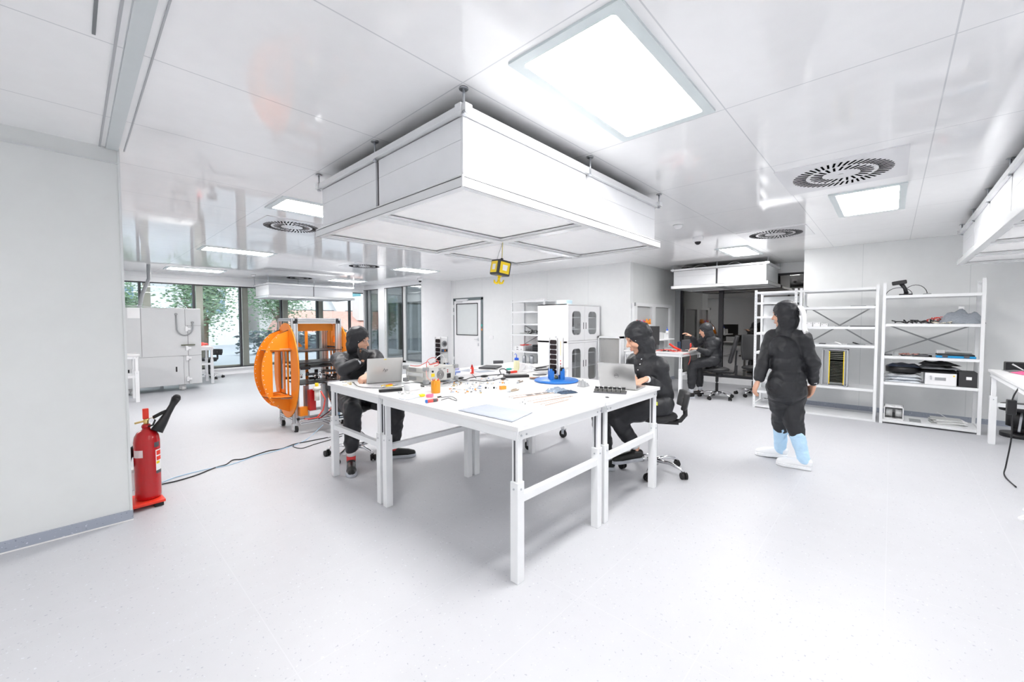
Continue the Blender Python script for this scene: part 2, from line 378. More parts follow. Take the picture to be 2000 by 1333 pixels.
MB().box(11, 46, 40, 50, -.3, 12).build('wall', facade2, b2)
for z in (2.6, 6.0, 9.3): MB().box(11, 46, 38.6, 40, z, z+1.0).build('balcony', facade, b2)
for z in (3.7, 7.1):
    for x in (12, 17, 22.5, 28, 33, 39): MB().box(x, x+3.2, 39.94, 40, z, z+2.1).build('window', winblue if x in (12, 22.5, 33) else tealp, b2)
MB().bar((17.5, 38.4, 2.2), (15, 38.4, 6.6), .5, .7).build('strut', facade, b2)
bx0 = 9.6
b3 = thing('tiled_roof_house', 'low house with terracotta tiled roof across the courtyard', 'building', (0, 0, 0))
MB().box(10, 40, 28, 33, -.3, .75).build('wall', mat('slate_wall', (.17, .19, .22), .8), b3)
MB().add([(bx0, 27.6, .8), (40.5, 27.6, .8), (40.5, 30.8, 2.3), (bx0, 30.8, 2.3), (bx0, 33.4, .8), (40.5, 33.4, .8)], [(0, 1, 2, 3), (3, 2, 5, 4), (0, 3, 4), (1, 5, 2), (0, 4, 5, 1)]).build('roof', roofm, b3)
MB().box(14.5, 15.6, 29, 30, 1.6, 3.4).build('chimney', facade2, b3)
MB().box(bx0, 40.5, 27.5, 27.62, .66, .82).build('gutter', facade, b3)
leafm = mat('green_foliage', (.24, .36, .22), .7, noisy=.5, nscale=3); bark = mat('bark', (.18, .14, .1), .9)
def tree(x, y, h, r, label, seed, dens=420, par=None):
    rnd = random.Random(seed); t = thing('courtyard_tree', label, 'tree', (x, y, -.3), group=None)
    MB().tube([(0, 0, 0), (.1, .05, h*.35), (0, .1, h*.7)], [.16, .11, .05], 8).tube([(.08, .05, h*.35), (.7, .2, h*.65)], [.07, .03], 6).tube([(.08, .05, h*.33), (-.7, -.2, h*.6)], [.07, .03], 6).build('trunk', bark, t)
    m_ = MB()
    for i in range(dens*9):
        a, b, c = rnd.gauss(0, .42), rnd.gauss(0, .42), rnd.gauss(0, .4)
        p = Vector((a*r, b*r, h*.68+c*h*.42)); s_ = rnd.uniform(.04, .10)
        q = Matrix.Translation(p) @ Matrix.Rotation(rnd.uniform(0, 6), 4, 'Z') @ Matrix.Rotation(rnd.uniform(0, 3), 4, 'X')
        m_.add([q @ Vector(v) for v in ((-s_, 0, 0), (0, -s_*.5, .03), (s_, 0, 0), (0, s_*.5, .03))], [(0, 1, 2, 3)])
    m_.build('foliage', leafm, t); return t
tree(3.6, 20.5, 4.6, 1.2, 'green leafy tree seen left of the middle window bays', 1, 520)
tree(7.0, 22.5, 5.2, 1.6, 'taller green tree seen behind the hanging hood by the windows', 2, 620)
tree(1.3, 23, 3.4, 1.1, 'small green tree seen above the left end of the test chamber', 3, 380)
hd = MB()
for i in range(900):
    rnd = random; p = Vector((rnd.uniform(6, 22), rnd.uniform(25.2, 26.2), rnd.uniform(-.3, 1.0))); s_ = rnd.uniform(.12, .25)
    q = Matrix.Translation(p) @ Matrix.Rotation(rnd.uniform(0, 6), 4, 'Z') @ Matrix.Rotation(rnd.uniform(0, 3), 4, 'X')
    hd.add([q @ Vector(v) for v in ((-s_, 0, 0), (0, -s_*.6, .03), (s_, 0, 0), (0, s_*.6, .03))], [(0, 1, 2, 3)])
tag(hd.build('hedge', mat('dark_hedge', (.16, .2, .21), .8)), 'dark clipped hedge in front of the tiled roof house', 'hedge')
b4 = thing('glazed_wing', 'white banded building wing with tall curtained glazing outside the side window', 'building', (0, 0, 0))
MB().box(11.1, 16, 11, 19.3, 2.45, 3.6).box(11.1, 16, 11, 19.3, -.3, .1).build('wall', facade, b4)
MB().box(11.6, 11.7, 11, 19.3, .1, 2.45).build('curtain', mat('sage_curtain', (.36, .41, .40), .8, bump=.3, bscale=3), b4)
m_ = MB()
for y in (12, 13.4, 15, 16.3, 17.0, 18.2, 19.2): m_.box(11.15, 11.3, y, y+.16, .1, 2.45)
m_.build('frame', mat('wing_frame', (.5, .52, .52), .5), b4)
MB().box(11.2, 11.21, 11, 19.3, .1, 2.45).build('glass', glass, b4)

# ------------------------------------------------------------------ ceiling fittings
lampm = mat('lamp_diffuser', (1, 1, 1), .5, emit=(1, .985, .97), es=LAMP)
lframe = mat('lamp_frame', (.66, .72, .73), .3)
def lamp(x0, x1, y0, y1, label):
    t = thing('ceiling_light', label, 'ceiling light', ((x0+x1)/2, (y0+y1)/2, CEIL), group=None)
    hx, hy = (x1-x0)/2, (y1-y0)/2; b = .055
    MB().prism(rrect(-hx, hx, -hy, hy, .004, 1), XY(-.012), .012, [rrect(-hx+b, hx-b, -hy+b, hy-b, .02)]).build('lamp_frame', lframe, t)
    MB().box(-hx+b, hx-b, -hy+b, hy-b, -.006, -.002).build('diffuser', lampm, t)
    return t
lamp(1.49, 2.67, .805, 1.41, 'large bright ceiling light above and right of the nearest hanging hood')
lamp(5.22, 6.42, -.08, .50, 'square ceiling light beside the round vent above the walking person')
lamp(1.48, 2.65, 4.52, 5.10, 'ceiling light partly hidden by the left end of the big hood')
lamp(1.51, 2.63, 8.36, 8.90, 'slim ceiling light nearest the left wall, third from the camera')
lamp(5.28, 6.36, 8.36, 8.95, 'ceiling light above the seated person with the watch, near the dome camera')
lamp(5.31, 6.36, 12.1, 12.72, 'farthest ceiling light, above the far end of the window hood')
lamp(7.75, 8.9, 1.80, 2.32, 'ceiling light right above the hood over the alcove workbench')
lamp(1.49, 2.67, -2.9, -2.3, 'ceiling light behind the camera'); lamp(5.25, 6.4, -3.7, -3.1, 'ceiling light behind the camera over the right bench')
lamp(-2.3, -1.1, .8, 1.4, 'ceiling light left of the camera'); lamp(5.25, 6.4, 4.5, 5.1, 'ceiling light over the room centre hidden behind the big hood')
lamp(-2.3, -1.1, 8.36, 8.9, 'ceiling light behind the left wall'); lamp(1.5, 2.65, 12.1, 12.7, 'ceiling light near the window corner')
for x_, y_ in ((1.5, 12.1),): pass

def diffuser(x, y, r, label, rz=0):
    t = thing('ceiling_vent', label, 'air vent', (x, y, CEIL), rz)
    MB().prism(rrect(-.42, .42, -.42, .42, .005, 1), XY(-.008), .008).build('vent_panel', mat('vent_white', (.8, .8, .82), .15), t)
    m_ = MB()
    for r0, r1, n, tw in ((.13, .215, 24, .5), (.245, r, 48, .35)):
        for k in range(n):
            a = 2*PI*k/n; wdt = .016 if n == 24 else .0145
            p0 = Vector((math.cos(a)*r0, math.sin(a)*r0, -.0095)); p1 = Vector((math.cos(a+tw*.25)*r1, math.sin(a+tw*.25)*r1, -.0095))
            m_.bar(p0, p1, wdt, .002)
    m_.build('vent_slots', slotblack, t)
    MB().lathe([(.02, -.012), (.02, -.008)], n=10).build('centre_screw', lightgrey, t)
diffuser(4.54, .35, .34, 'round slotted air vent above the shelving, nearest right')
diffuser(7.0, 1.27, .33, 'round slotted air vent near the alcove hood')
diffuser(2.03, 5.89, .33, 'round slotted air vent beside the left end of the big hood')
diffuser(4.57, 8.84, .33, 'round slotted air vent far back between two ceiling lights')
diffuser(4.5, 12.55, .33, 'round slotted air vent above the hood by the windows')
def detector(x, y, label):
    t = thing('smoke_detector', label, 'smoke detector', (x, y, CEIL))
    MB().lathe([(.055, -.0), (.055, -.012), (.048, -.03), (.03, -.045), (.0, -.047)][::-1], n=20).build('detector_body', white, t)
    MB().lathe([(.065, -.008), (.065, 0)], n=20).build('mounting_ring', lightgrey, t)
detector(5.49, 2.10, 'white smoke detector on the ceiling right of the big hood'); detector(3.35, 12.6, 'white smoke detector on the ceiling near the windows')
def domecam(x, y, label):
    t = thing('ceiling_camera', label, 'camera', (x, y, CEIL))
    MB().lathe([(.07, 0), (.07, -.06), (.06, -.075)][::-1], n=20).build('camera_body', white, t)
    MB().ell((0, 0, -.075), (.045, .045, .045), 14, 8).build('camera_dome', black, t)
domecam(6.46, 2.17, 'white dome camera with black lens on ceiling before the alcove'); domecam(6.97, 10.15, 'white dome camera at the ceiling above the white column')

# ------------------------------------------------------------------ laminar flow hoods
hoodm = mat('hood_panel', (.83, .84, .86), .3); railm = mat('hood_rail', (.8, .81, .82), .25, metal=.4); filtm = mat('filter_mesh', (.93, .93, .93), .6, bump=.1, bscale=400)
def hood(x0, x1, y0, y1, zb, zt, label, ny=2, nx=2, rods=None, rim=.045):
    W, D = x1-x0, y1-y0; t = thing('laminar_flow_hood', label, 'air hood', (x0, y0, 0))
    b = rim
    # rim frame, inner step, filters
    hol = []; cw, cd = (W-.10-.09*(nx-1))/nx, (D-.10-.09*(ny-1))/ny
    cells = [(.05+i*(cw+.09), .05+j*(cd+.09)) for i in range(nx) for j in range(ny)]
    MB().prism(rrect(0, W, 0, D, .004, 1), XY(zb), .065, [rrect(a, a+cw, c, c+cd, .004, 1) for a, c in cells]).build('rim_frame', railm, t, bevel=.003)
    MB().box(.012, W-.012, -.003, 0, zb+.052, zb+.055).box(-.003, 0, .012, D-.012, zb+.052, zb+.055).box(.012, W-.012, .0, .002, zb-.002, zb).box(0, .002, .012, D-.012, zb-.002, zb).build('rim_seam', blackframe, t)
    for a, c in cells:
        MB().box(a-.002, a+cw+.002, c-.002, c+cd+.002, zb+.03, zb+.04).build('filter_panel', filtm, t)
        MB().prism(rrect(a, a+cw, c, c+cd, .004, 1), XY(zb+.012), .01, [rrect(a+.025, a+cw-.025, c+.025, c+cd-.025, .004, 1)]).build('filter_frame', railm, t)
    # side panels with gaps between them and a seam at mid height
    zs = (zb+.065, (zb+.065+zt)/2+.02, zt-.05); seg = lambda L_, n: [(b+k*(L_-2*b)/n+(.012 if k else 0), b+(k+1)*(L_-2*b)/n-(.012 if k < n-1 else 0)) for k in range(n)]
    m_ = MB()
    for k in range(2):
        za, zc = zs[k]+.001, zs[k+1]-.001
        for a, c in seg(W, nx):
            m_.box(a, c, b, b+.015, za, zc).box(a, c, D-b-.015, D-b, za, zc)
        for a, c in seg(D, ny):
            m_.box(b-.001, b+.014, a+(.0165 if a == b else .008), c-(.0165 if c > D-b-.001 else .008), za, zc).box(W-b-.014, W-b+.001, a+.0165, c-.0165, za, zc)
    m_.build('side_panel', hoodm, t)
    MB().box(b+.02, W-b-.02, b+.02, D-b-.02, zs[0]+.01, zs[2]).build('core_box', darkgrey, t)
    m_ = MB().box(0, W, b-.03, b+.02, zt-.05, zt).box(0, W, D-b-.02, D-b+.03, zt-.05, zt).box(b-.035, b+.018, b-.06, D-b+.06, zt-.045, zt-.005).box(W-b-.018, W-b+.035, b-.06, D-b+.06, zt-.045, zt-.005)
    m_.build('top_rail', railm, t, bevel=.003)
    xs_, ys_ = [b*.5 + k*(W-b)/nx for k in range(nx+1)], [b*.5 + k*(D-b)/ny for k in range(ny+1)]
    for x in xs_:
        for y in ys_:
            if x in (xs_[0], xs_[-1]) or y in (ys_[0], ys_[-1]):
                MB().cyl((x, y-.01, zt-.06), (x, y-.01, CEIL), .007, 8).lathe([(.026, 0), (.026, .006)], (x, y-.01, CEIL-.01), 10).lathe([(.014, 0), (.014, .012)], (x, y-.01, zt-.065), 8).build('hanging_rod', zinc, t)
    return t
hood(1.46, 4.05, 1.72, 3.68, 2.235, 2.69, 'huge white hanging air hood above the central worktables')
hood(3.58, 6.0, 12.25, 13.5, 2.165, 2.56, 'white hanging air hood in front of the courtyard windows', ny=1, nx=2)
hood(9.35, 10.6, 1.80, 3.72, 2.235, 2.68, 'white hanging air hood over the alcove workbench, with cables on top', ny=2, nx=1)
hood(3.0, 8.05, -2.6, -.62, 2.235, 2.69, 'white hanging air hood cut off by the right edge of the picture', ny=2, nx=5)
# cables on the alcove hood and fan boxes on the window hood
for k, (x, y, w_, d_, h_, lb) in enumerate(((9.55, 3.45, .22, .15, .05, 'small black box on top of alcove hood, its left end'), (9.55, 2.85, .16, .3, .045, 'long dark box on top of alcove hood, near its middle'))):
    tag(MB().box(x-w_/2, x+w_/2, y-d_/2, y+d_/2, 2.665, 2.665+h_).build('control_box', black, bevel=.008), lb, 'box')
for a, b_, lb in ((3.3, 2.95, 'looped grey cable on alcove hood, its left loop'), (2.6, 2.3, 'looped white cable on alcove hood, its right loop')):
    tag(MB().tube([(9.5, a+(b_-a)*t_/12, 2.68+.06*math.sin(PI*t_/12)) for t_ in range(13)], .006, 6).build('hood_cable', white if a < 3 else lightgrey), lb, 'cable')
# ------------------------------------------------------------------ furniture builders
def worktable(x0, x1, y0, y1, label, ends='x', z=.912, group=None, legs=None, cast=False):
    """ends: direction of the stretcher bars between each pair of legs"""
    W, D = x1-x0, y1-y0; t = thing('worktable', label, 'table', (x0, y0, 0), group=group); tt = .028; za = z-tt
    MB().box(0, W, 0, D, za, z).build('tabletop', tablewhite, t, bevel=.002)
    i = .035
    MB().box(i, W-i, i-.02, i+.01, za-.055, za).box(i, W-i, D-i-.01, D-i+.02, za-.055, za).box(i-.02, i+.01, i, D-i, za-.055, za).box(W-i-.01, W-i+.02, i, D-i, za-.055, za).build('apron', legwhite, t)
    px, py = [i+.01, W-i-.01], [i+.01, D-i-.01]
    for a in px:
        for b in py:
            m_ = MB().box(a-.022, a+.022, b-.022, b+.022, .45, za)
            m_.box(a-.029, a+.029, b-.029, b+.029, .12 if cast else 0, .585)
            m_.build('leg', legwhite, t, bevel=.003)
            s = MB()
            if ends == 'x': s.box(a+.0215, a+.0235, b-.006, b+.006, .59, za-.06).box(a-.0235, a-.0215, b-.006, b+.006, .59, za-.06)
            else: s.box(a-.006, a+.006, b-.0235, b-.0215, .59, za-.06).box(a-.006, a+.006, b+.0215, b+.0235, .59, za-.06)
            s.build('leg_slot', darkgrey, t)
            q = MB()
            for dx, dy in ((1, 0), (-1, 0), (0, 1), (0, -1)): q.cyl((a+dx*.028, b+dy*.028, .545), (a+dx*.033, b+dy*.033, .545), .006, 8)
            for dd in (.0, .045): q.cyl((a+dd*(1 if a < W/2 else -1), .012 if b < D/2 else D-.012, za-.03), (a+dd*(1 if a < W/2 else -1), .009 if b < D/2 else D-.009, za-.03), .006, 8)
            q.build('bolt', zinc, t)
            if cast:
                MB().box(a-.03, a+.03, b-.02, b+.02, .105, .12).box(a-.025, a-.018, b-.018, b+.018, .05, .11).box(a+.018, a+.025, b-.018, b+.018, .05, .11).build('caster_fork', zinc, t)
                MB().cyl((a-.014, b+.01, .05), (a+.014, b+.01, .05), .05, 20).build('caster_wheel', rubber, t)
    bz = .18 if cast else .48
    if ends == 'x':
        for b in py: MB().box(px[0]+.029, px[1]-.029, b-.02, b+.02, bz-.02, bz+.025).build('stretcher', legwhite, t)
    else:
        for a in px: MB().box(a-.02, a+.02, py[0]+.029, py[1]-.029, bz-.02, bz+.025).build('stretcher', legwhite, t)
    return t
TZ = .912
worktable(1.665, 2.615, 1.505, 3.015, 'white worktable nearest the camera with a pale sheet on its corner')
worktable(2.62, 3.57, 1.505, 3.015, 'white worktable between the nearest one and the person in profile, holding the grey laptop')
worktable(1.665, 3.50, 3.02, 3.99, 'white worktable at the back left, with the silver laptop of the person with the watch', ends='y')
worktable(3.545, 4.32, 3.02, 4.02, 'white wheeled worktable at the back of the central island', ends='x', cast=True)
worktable(7.82, 8.92, 2.88, 4.08, 'white workbench in the alcove before the dark glass', ends='x', z=.90)
worktable(5.3, 7.62, -1.75, -.88, 'white workbench at the right edge of the picture', ends='y', z=.905)
worktable(-.7, .84, 10.28, 10.92, 'small white table with the yellow bottle, left by the test chamber', ends='x', z=.90)
worktable(1.3, 2.34, 12.10, 12.8, 'white side table half hidden behind the test chamber', ends='x', z=.90)

def lab_chair(loc, rz, label, back='tall', seat_z=.58, group=None, col_r=.028, base_a=0, backlabel=None):
    """faces local +y"""
    t = thing('lab_chair', label, 'chair', loc, rz, group)
    MB().lathe([(0, 0), (.16, .0), (.205, .015), (.215, .035), (.205, .055), (.16, .07), (0, .066)], (0, 0, seat_z-.07), 32).build('seat', blacksoft, t)
    MB().lathe([(0, 0), (.13, 0), (.15, .02), (0, .02)], (0, 0, seat_z-.09), 20).bar((0, .0, seat_z-.10), (0, -.22, seat_z-.10), .07, .03).cbox((.16, .03, seat_z-.10), (.12, .02, .012)).build('seat_mechanism', black, t)
    if back == 'tall':
        MB().quadgrid(lambda u, v: Vector(((u-.5)*(.36-.08*abs(v-.5)), -.20-.12*v-.03*(1-(2*u-1)**2), seat_z+.10+.52*v)), 10, 10).build('backrest', blacksoft, t, solid=.045, bevel=.012)
        MB().tube([(0, -.2, seat_z-.10), (0, -.28, seat_z-.10), (0, -.31, seat_z-.05), (0, -.32, seat_z+.2), (0, -.33, seat_z+.34)], [.018]*5, 8).box(-.03, .03, -.345, -.30, seat_z-.14, seat_z+.06).build('back_support', black, t)
    else:
        MB().quadgrid(lambda u, v: Vector(((u-.5)*(.34-.06*abs(v-.5)), -.235-.03*v-.04*(1-(2*u-1)**2), seat_z+.05+.16*v)), 10, 6).build('backrest', blacksoft, t, solid=.045, bevel=.012)
        MB().tube([(0, -.17, seat_z-.09), (0, -.24, seat_z-.08), (0, -.285, seat_z-.02), (0, -.28, seat_z+.08), (0, -.275, seat_z+.15)], [.022]*5, 8).build('back_support', black, t)
    MB().cyl((0, 0, seat_z-.09), (0, 0, seat_z-.28), .027, 16).build('column_cover', black, t)
    MB().cyl((0, 0, seat_z-.28), (0, 0, .20), .013, 12).build('gas_piston', steel, t)
    MB().cyl((0, 0, .30), (0, 0, .11), .026, 16).build('column_sleeve', black, t)
    arm = MB().lathe([(.03, .07), (.042, .07), (.042, .13), (.03, .135)], n=20)
    for k in range(5):
        a = base_a+2*PI*k/5; c_, s_ = math.cos(a), math.sin(a)
        arm.tube([(c_*.03, s_*.03, .115), (c_*.16, s_*.16, .118), (c_*.27, s_*.27, .09), (c_*.30, s_*.30, .068)], [.022, .017, .0145, .0135], 10)
    arm.build('star_base', steel, t)
    for k in range(5):
        a = base_a+2*PI*k/5; c_, s_ = math.cos(a), math.sin(a); n_ = Vector((-s_, c_, 0)); p = Vector((c_*.305, s_*.305, .032))
        q = Vector((math.cos(a+.8), math.sin(a+.8), 0))
        MB().cyl(p-q*.03+Vector((c_, s_, 0))*.005, p-q*.008, .032, 16).cyl(p+q*.008, p+q*.03, .032, 16).cyl(p-q*.01, p+q*.01, .02, 10).cyl(p, p+Vector((0, 0, .04)), .007, 8).build('caster', rubber, t)
    return t

def perf_post(m_, dots, x, y, h, w_=.035, th=.035, faces=(0,)):
    m_.box(x, x+w_, y, y+th, 0, h)
    z = .03
    while z < h-.02:
        dots.box(x+w_/2-.003, x+w_/2+.003, y-.001, y+.001, z, z+.009); z += .05
def shelf_rack(loc, rz, W, D, H, zs, label, brace=True, backpanel=False, dots=True, names=None, group=None):
    """front along local x at y=0, depth +y"""
    t = thing('shelving_unit', label, 'shelf', loc, rz, group)
    for x in (0, W-.035):
        for y in (0, D-.035):
            m_, d_ = MB(), MB(); perf_post(m_, d_, x, y, H); m_.build('post', shelfwhite, t)
            if dots and y == 0 and dots != 'none': d_.build('post_holes', midgrey, t)
        MB().box(x+.008, x+.027, .03, D-.03, H-.05, H-.02).box(x+.008, x+.027, .03, D-.03, .05, .08).build('side_brace', shelfwhite, t)
    for z in zs:
        MB().box(.012, W-.012, .006, D-.006, z-.008, z).box(.036, W-.036, .002, .012, z-.038, z).box(.036, W-.036, D-.012, D-.002, z-.038, z).build('shelf_board', shelfwhite, t, bevel=.001)
    if brace:
        z0, z1 = brace if isinstance(brace, tuple) else (.95, 1.5)
        m_ = MB().bar((.03, D-.01, z0), (W-.03, D-.01, z1), .003, .02).bar((.03, D-.005, z1), (W-.03, D-.005, z0), .003, .02)
        m_.build('cross_brace', midgrey, t)
    if backpanel: MB().box(.04, W-.04, D-.012, D-.004, .1, H-.1).build('back_panel', shelfwhite, t)
    return t
RZ = -PI/2
rackR = shelf_rack((8.05, .10, 0), RZ, .99, .5, 2.05, (.06, .61, .99, 1.455, 1.865), 'white metal shelving unit with the black scanner on top, nearest the right bench', brace=(1.0, 1.45), dots='none')
rackM = shelf_rack((8.05, 1.10, 0), RZ, .96, .5, 2.03, (.03, .48, 1.13, 1.41, 1.72, 2.0), 'white metal shelving unit with the tall card cage, between two others', brace=(1.1, 1.75), dots='none')
rackL = shelf_rack((8.05, 1.745, 0), RZ, .61, .5, 2.03, (.05, .30, .50, .76, .97, 1.30, 1.58, 1.82, 2.0), 'narrow white perforated shelving unit behind the walking person', brace=False, backpanel=True)
rackB = shelf_rack((7.65, 7.14, 0), RZ, 1.08, .5, 2.03, (.06, .45, .76, 1.18, 1.44, 1.75, 2.01), 'white shelving unit against the back wall behind the white cabinet', brace=(.9, 1.4))

# cabinet with four glazed doors (doors face -y)
cb = thing('storage_cabinet', 'tall white cabinet with four glazed doors and rounded panes', 'cabinet', (6.86, 4.82, 0))
MB().box(0, 1.24, .03, .79, .05, 1.86).box(0, 1.24, .0, .79, 1.84, 1.87).build('cabinet_body', white, cb, bevel=.003) if False else None
MB().box(0, .02, .02, .79, .0, 1.86).box(1.22, 1.24, .02, .79, 0, 1.86).box(.02, 1.22, .77, .79, 0, 1.86).box(0, 1.24, .0, .79, 1.835, 1.86).box(0, 1.24, .0, .79, 0, .10).box(0, 1.24, 0, .79, 1.05, 1.09).build('cabinet_body', white, cb, bevel=.002)
for k, z in enumerate((.52, .80, 1.32, 1.57)): MB().box(.02, 1.22, .06, .77, z, z+.02).build('inner_shelf', white, cb)
for (x0, x1) in ((.01, .617), (.623, 1.23)):
    for (z0, z1) in ((.11, 1.045), (1.095, 1.83)):
        dz = .12; d_ = MB().prism(rrect(x0, x1, z0, z1, .004, 1), XZ(.02), .02, [rrect(x0+.14, x1-.14, z0+dz, z1-.12, .09, 6)]).build('cabinet_door', white, cb, bevel=.0)
        MB().prism(rrect(x0+.13, x1-.13, z0+dz-.01, z1-.11, .09, 6), XZ(.008), .003).build('door_pane', cabglass, d_)
        hx = x1-.045 if x0 < .3 else x0+.045
        MB().box(hx-.01, hx+.01, -.004, .001, z0+.42 if z0 < .5 else z0+.24, z0+.56 if z0 < .5 else z0+.38).build('recessed_handle', darkgrey, d_)
# roller cabinet on the back wall, right of the glazed cabinet
rc = thing('roller_cabinet', 'low white wall cabinet with grey ribbed shutter right of the glazed cabinet', 'cabinet', (7.98, 4.24, 0))
MB().box(0, .17, 0, .03, .0, 1.17).box(0, .17, .53, .56, 0, 1.17).box(0, .17, 0, .56, 1.13, 1.17).box(0, .17, 0, .56, 0, .15).build('cabinet_frame', shelfwhite, rc)
m_ = MB()
for k in range(40): m_.box(.045+.004*(k % 2), .06, .03+k*.0125, .0425+k*.0125, .15, 1.13)
m_.build('shutter', mat('shutter_grey', (.50, .50, .49), .35, metal=.3), rc)

# ------------------------------------------------------------------ test chamber
tc = thing('test_chamber', 'huge light grey climate test chamber on wheels by the windows', 'test chamber', (-1.1, 11.35, 0))
chm = mat('chamber_grey', (.64, .65, .655), .35)
MB().box(0, 3.06, .0, .70, .13, 1.80).build('chamber_body', chm, tc, bevel=.01)
seam = MB().box(2.06, 2.066, -.003, 0, .78, 1.79).box(0, 3.06, -.003, 0, .76, .766).box(2.82, 2.828, -.003, 0, .14, 1.42).box(2.74, 2.743, -.003, 0, .14, .76).box(2.78, 2.786, -.003, 0, 1.42, 1.79).box(2.78, 3.06, -.003, 0, 1.42, 1.425)
seam.build('panel_joint', mat('joint_line', (.2, .2, .21), .6), tc)
for z in (1.30, .88, .66, .2): MB().box(2.78, 2.82, -.05, 0, z, z+.10).box(2.80, 2.87, -.055, -.02, z+.03, z+.07).build('hinge', white, tc)
MB().box(2.70, 2.94, -.05, -.02, .985, 1.01).build('latch_bar', mat('latch', (.12, .13, .09), .4), tc)
for x, z in ((2.60, .42), (1.84, .42)): MB().box(x, x+.025, -.006, 0, z, z+.11).build('recessed_handle', black, tc)
MB().tube([(2.63, -.02, 1.68)]+[(2.77-.14*math.cos(R(a)), -.03, 1.38-.17*math.sin(R(a)) if a > 0 else 1.5) for a in range(0, 181, 15)]+[(2.91, -.02, 1.50)], .013, 8).cyl((2.63, -.04, 1.67), (2.63, 0, 1.67), .025, 10).cyl((2.91, -.04, 1.49), (2.91, 0, 1.49), .025, 10).build('drain_hose', midgrey, tc)
MB().box(1.86, 2.05, -.004, 0, 1.58, 1.80).build('notice_sheet', paper, tc, label='white paper notice')
MB().tube([(1.5, .1, 1.81), (1.8, .05, 1.83), (2.1, .02, 1.83), (2.35, -.01, 1.79), (2.6, .0, 1.80), (2.8, .1, 1.82)], .008, 6).build('top_cable', lightgrey, tc)
MB().tube([(2.72+.07*math.cos(a/2), .1, 1.83+.04*math.sin(a/2)) for a in range(13)], .006, 6).build('top_cable', black, tc)
for x in (.3, 1.9, 2.72): MB().cbox((x, .1, .07), (.12, .06, .09)).cyl((x-.03, .08, .04), (x+.03, .08, .04), .04, 14).build('caster', lightgrey, tc)
tag(MB().tube([(1.0, 11.95, 1.812), (1.05, 11.95, 2.1), (1.17, 11.95, 2.45), (1.17, 11.95, 2.765)], .035, 12).build('exhaust_hose', midgrey), 'grey hose rising from the test chamber to the ceiling', 'hose')

# ------------------------------------------------------------------ orange spacecraft frame on a profile cart
RX0, RX1, RY0, RY1 = 2.02, 2.66, 5.92, 6.42
fr = thing('structure_cart', 'aluminium profile cart carrying a large orange ribbed structure', 'test rig', (RX0, RY0, 0))
W_, D_ = RX1-RX0, RY1-RY0
def profile(m_, g_, a, b, s=.04):
    a, b = Vector(a), Vector(b); m_.bar(a, b, s, s); d = (b-a).normalized()
    u = Vector((1, 0, 0)) if abs(d.x) < .5 else Vector((0, 1, 0)); v = d.cross(u)
    for w_ in (u, v):
        for sg in (1, -1):
            q = w_*sg*(s/2+.0006); g_.bar(a+q, b+q, .007 if abs(w_.z) < .5 and abs(d.z) < .5 else .007, .007) if False else g_.bar(a+w_*sg*(s/2-.001), b+w_*sg*(s/2-.001), .006, .006)
for x in (0, W_):
    for y in (0, D_):
        m_, g_ = MB(), MB(); profile(m_, g_, (x, y, .12), (x, y, 1.545)); 
        if y == 0 or x == W_:
            profile(m_, g_, (x+(.04 if x == 0 else -.04), y, .12), (x+(.04 if x == 0 else -.04), y, 1.545))
        m_.build('upright', alu, fr); g_.build('profile_groove', darkgrey, fr)
        MB().cbox((x, y-.01, .105), (.07, .05, .03)).cbox((x-.018, y, .065), (.018, .075, .08)).cbox((x+.018, y, .085), (.018, .06, .05)).build('caster_housing', mat('caster_chrome', (.7, .72, .73), .25, metal=.4), fr)
        MB().cyl((x-.006, y-.02, .042), (x+.03, y-.02, .042), .042, 18).build('caster_wheel', rubber, fr)
rails = [((0, 0, 1.495), (W_, 0, 1.495)), ((0, -.22, .16), (W_+.02, -.22, .16)), ((.30, -.45, .14), (.30, 0, .14))]
for z in (1.53, .17): rails += [((.02, 0, z), (W_-.02, 0, z)), ((.02, D_, z), (W_-.02, D_, z)), ((0, .02, z), (0, D_-.02, z)), ((W_, .02, z), (W_, D_-.02, z))]
for a, b in rails:
    m_, g_ = MB(), MB(); profile(m_, g_, a, b); r_ = m_.build('cross_rail', alu, fr); g_.build('profile_groove', darkgrey, r_)
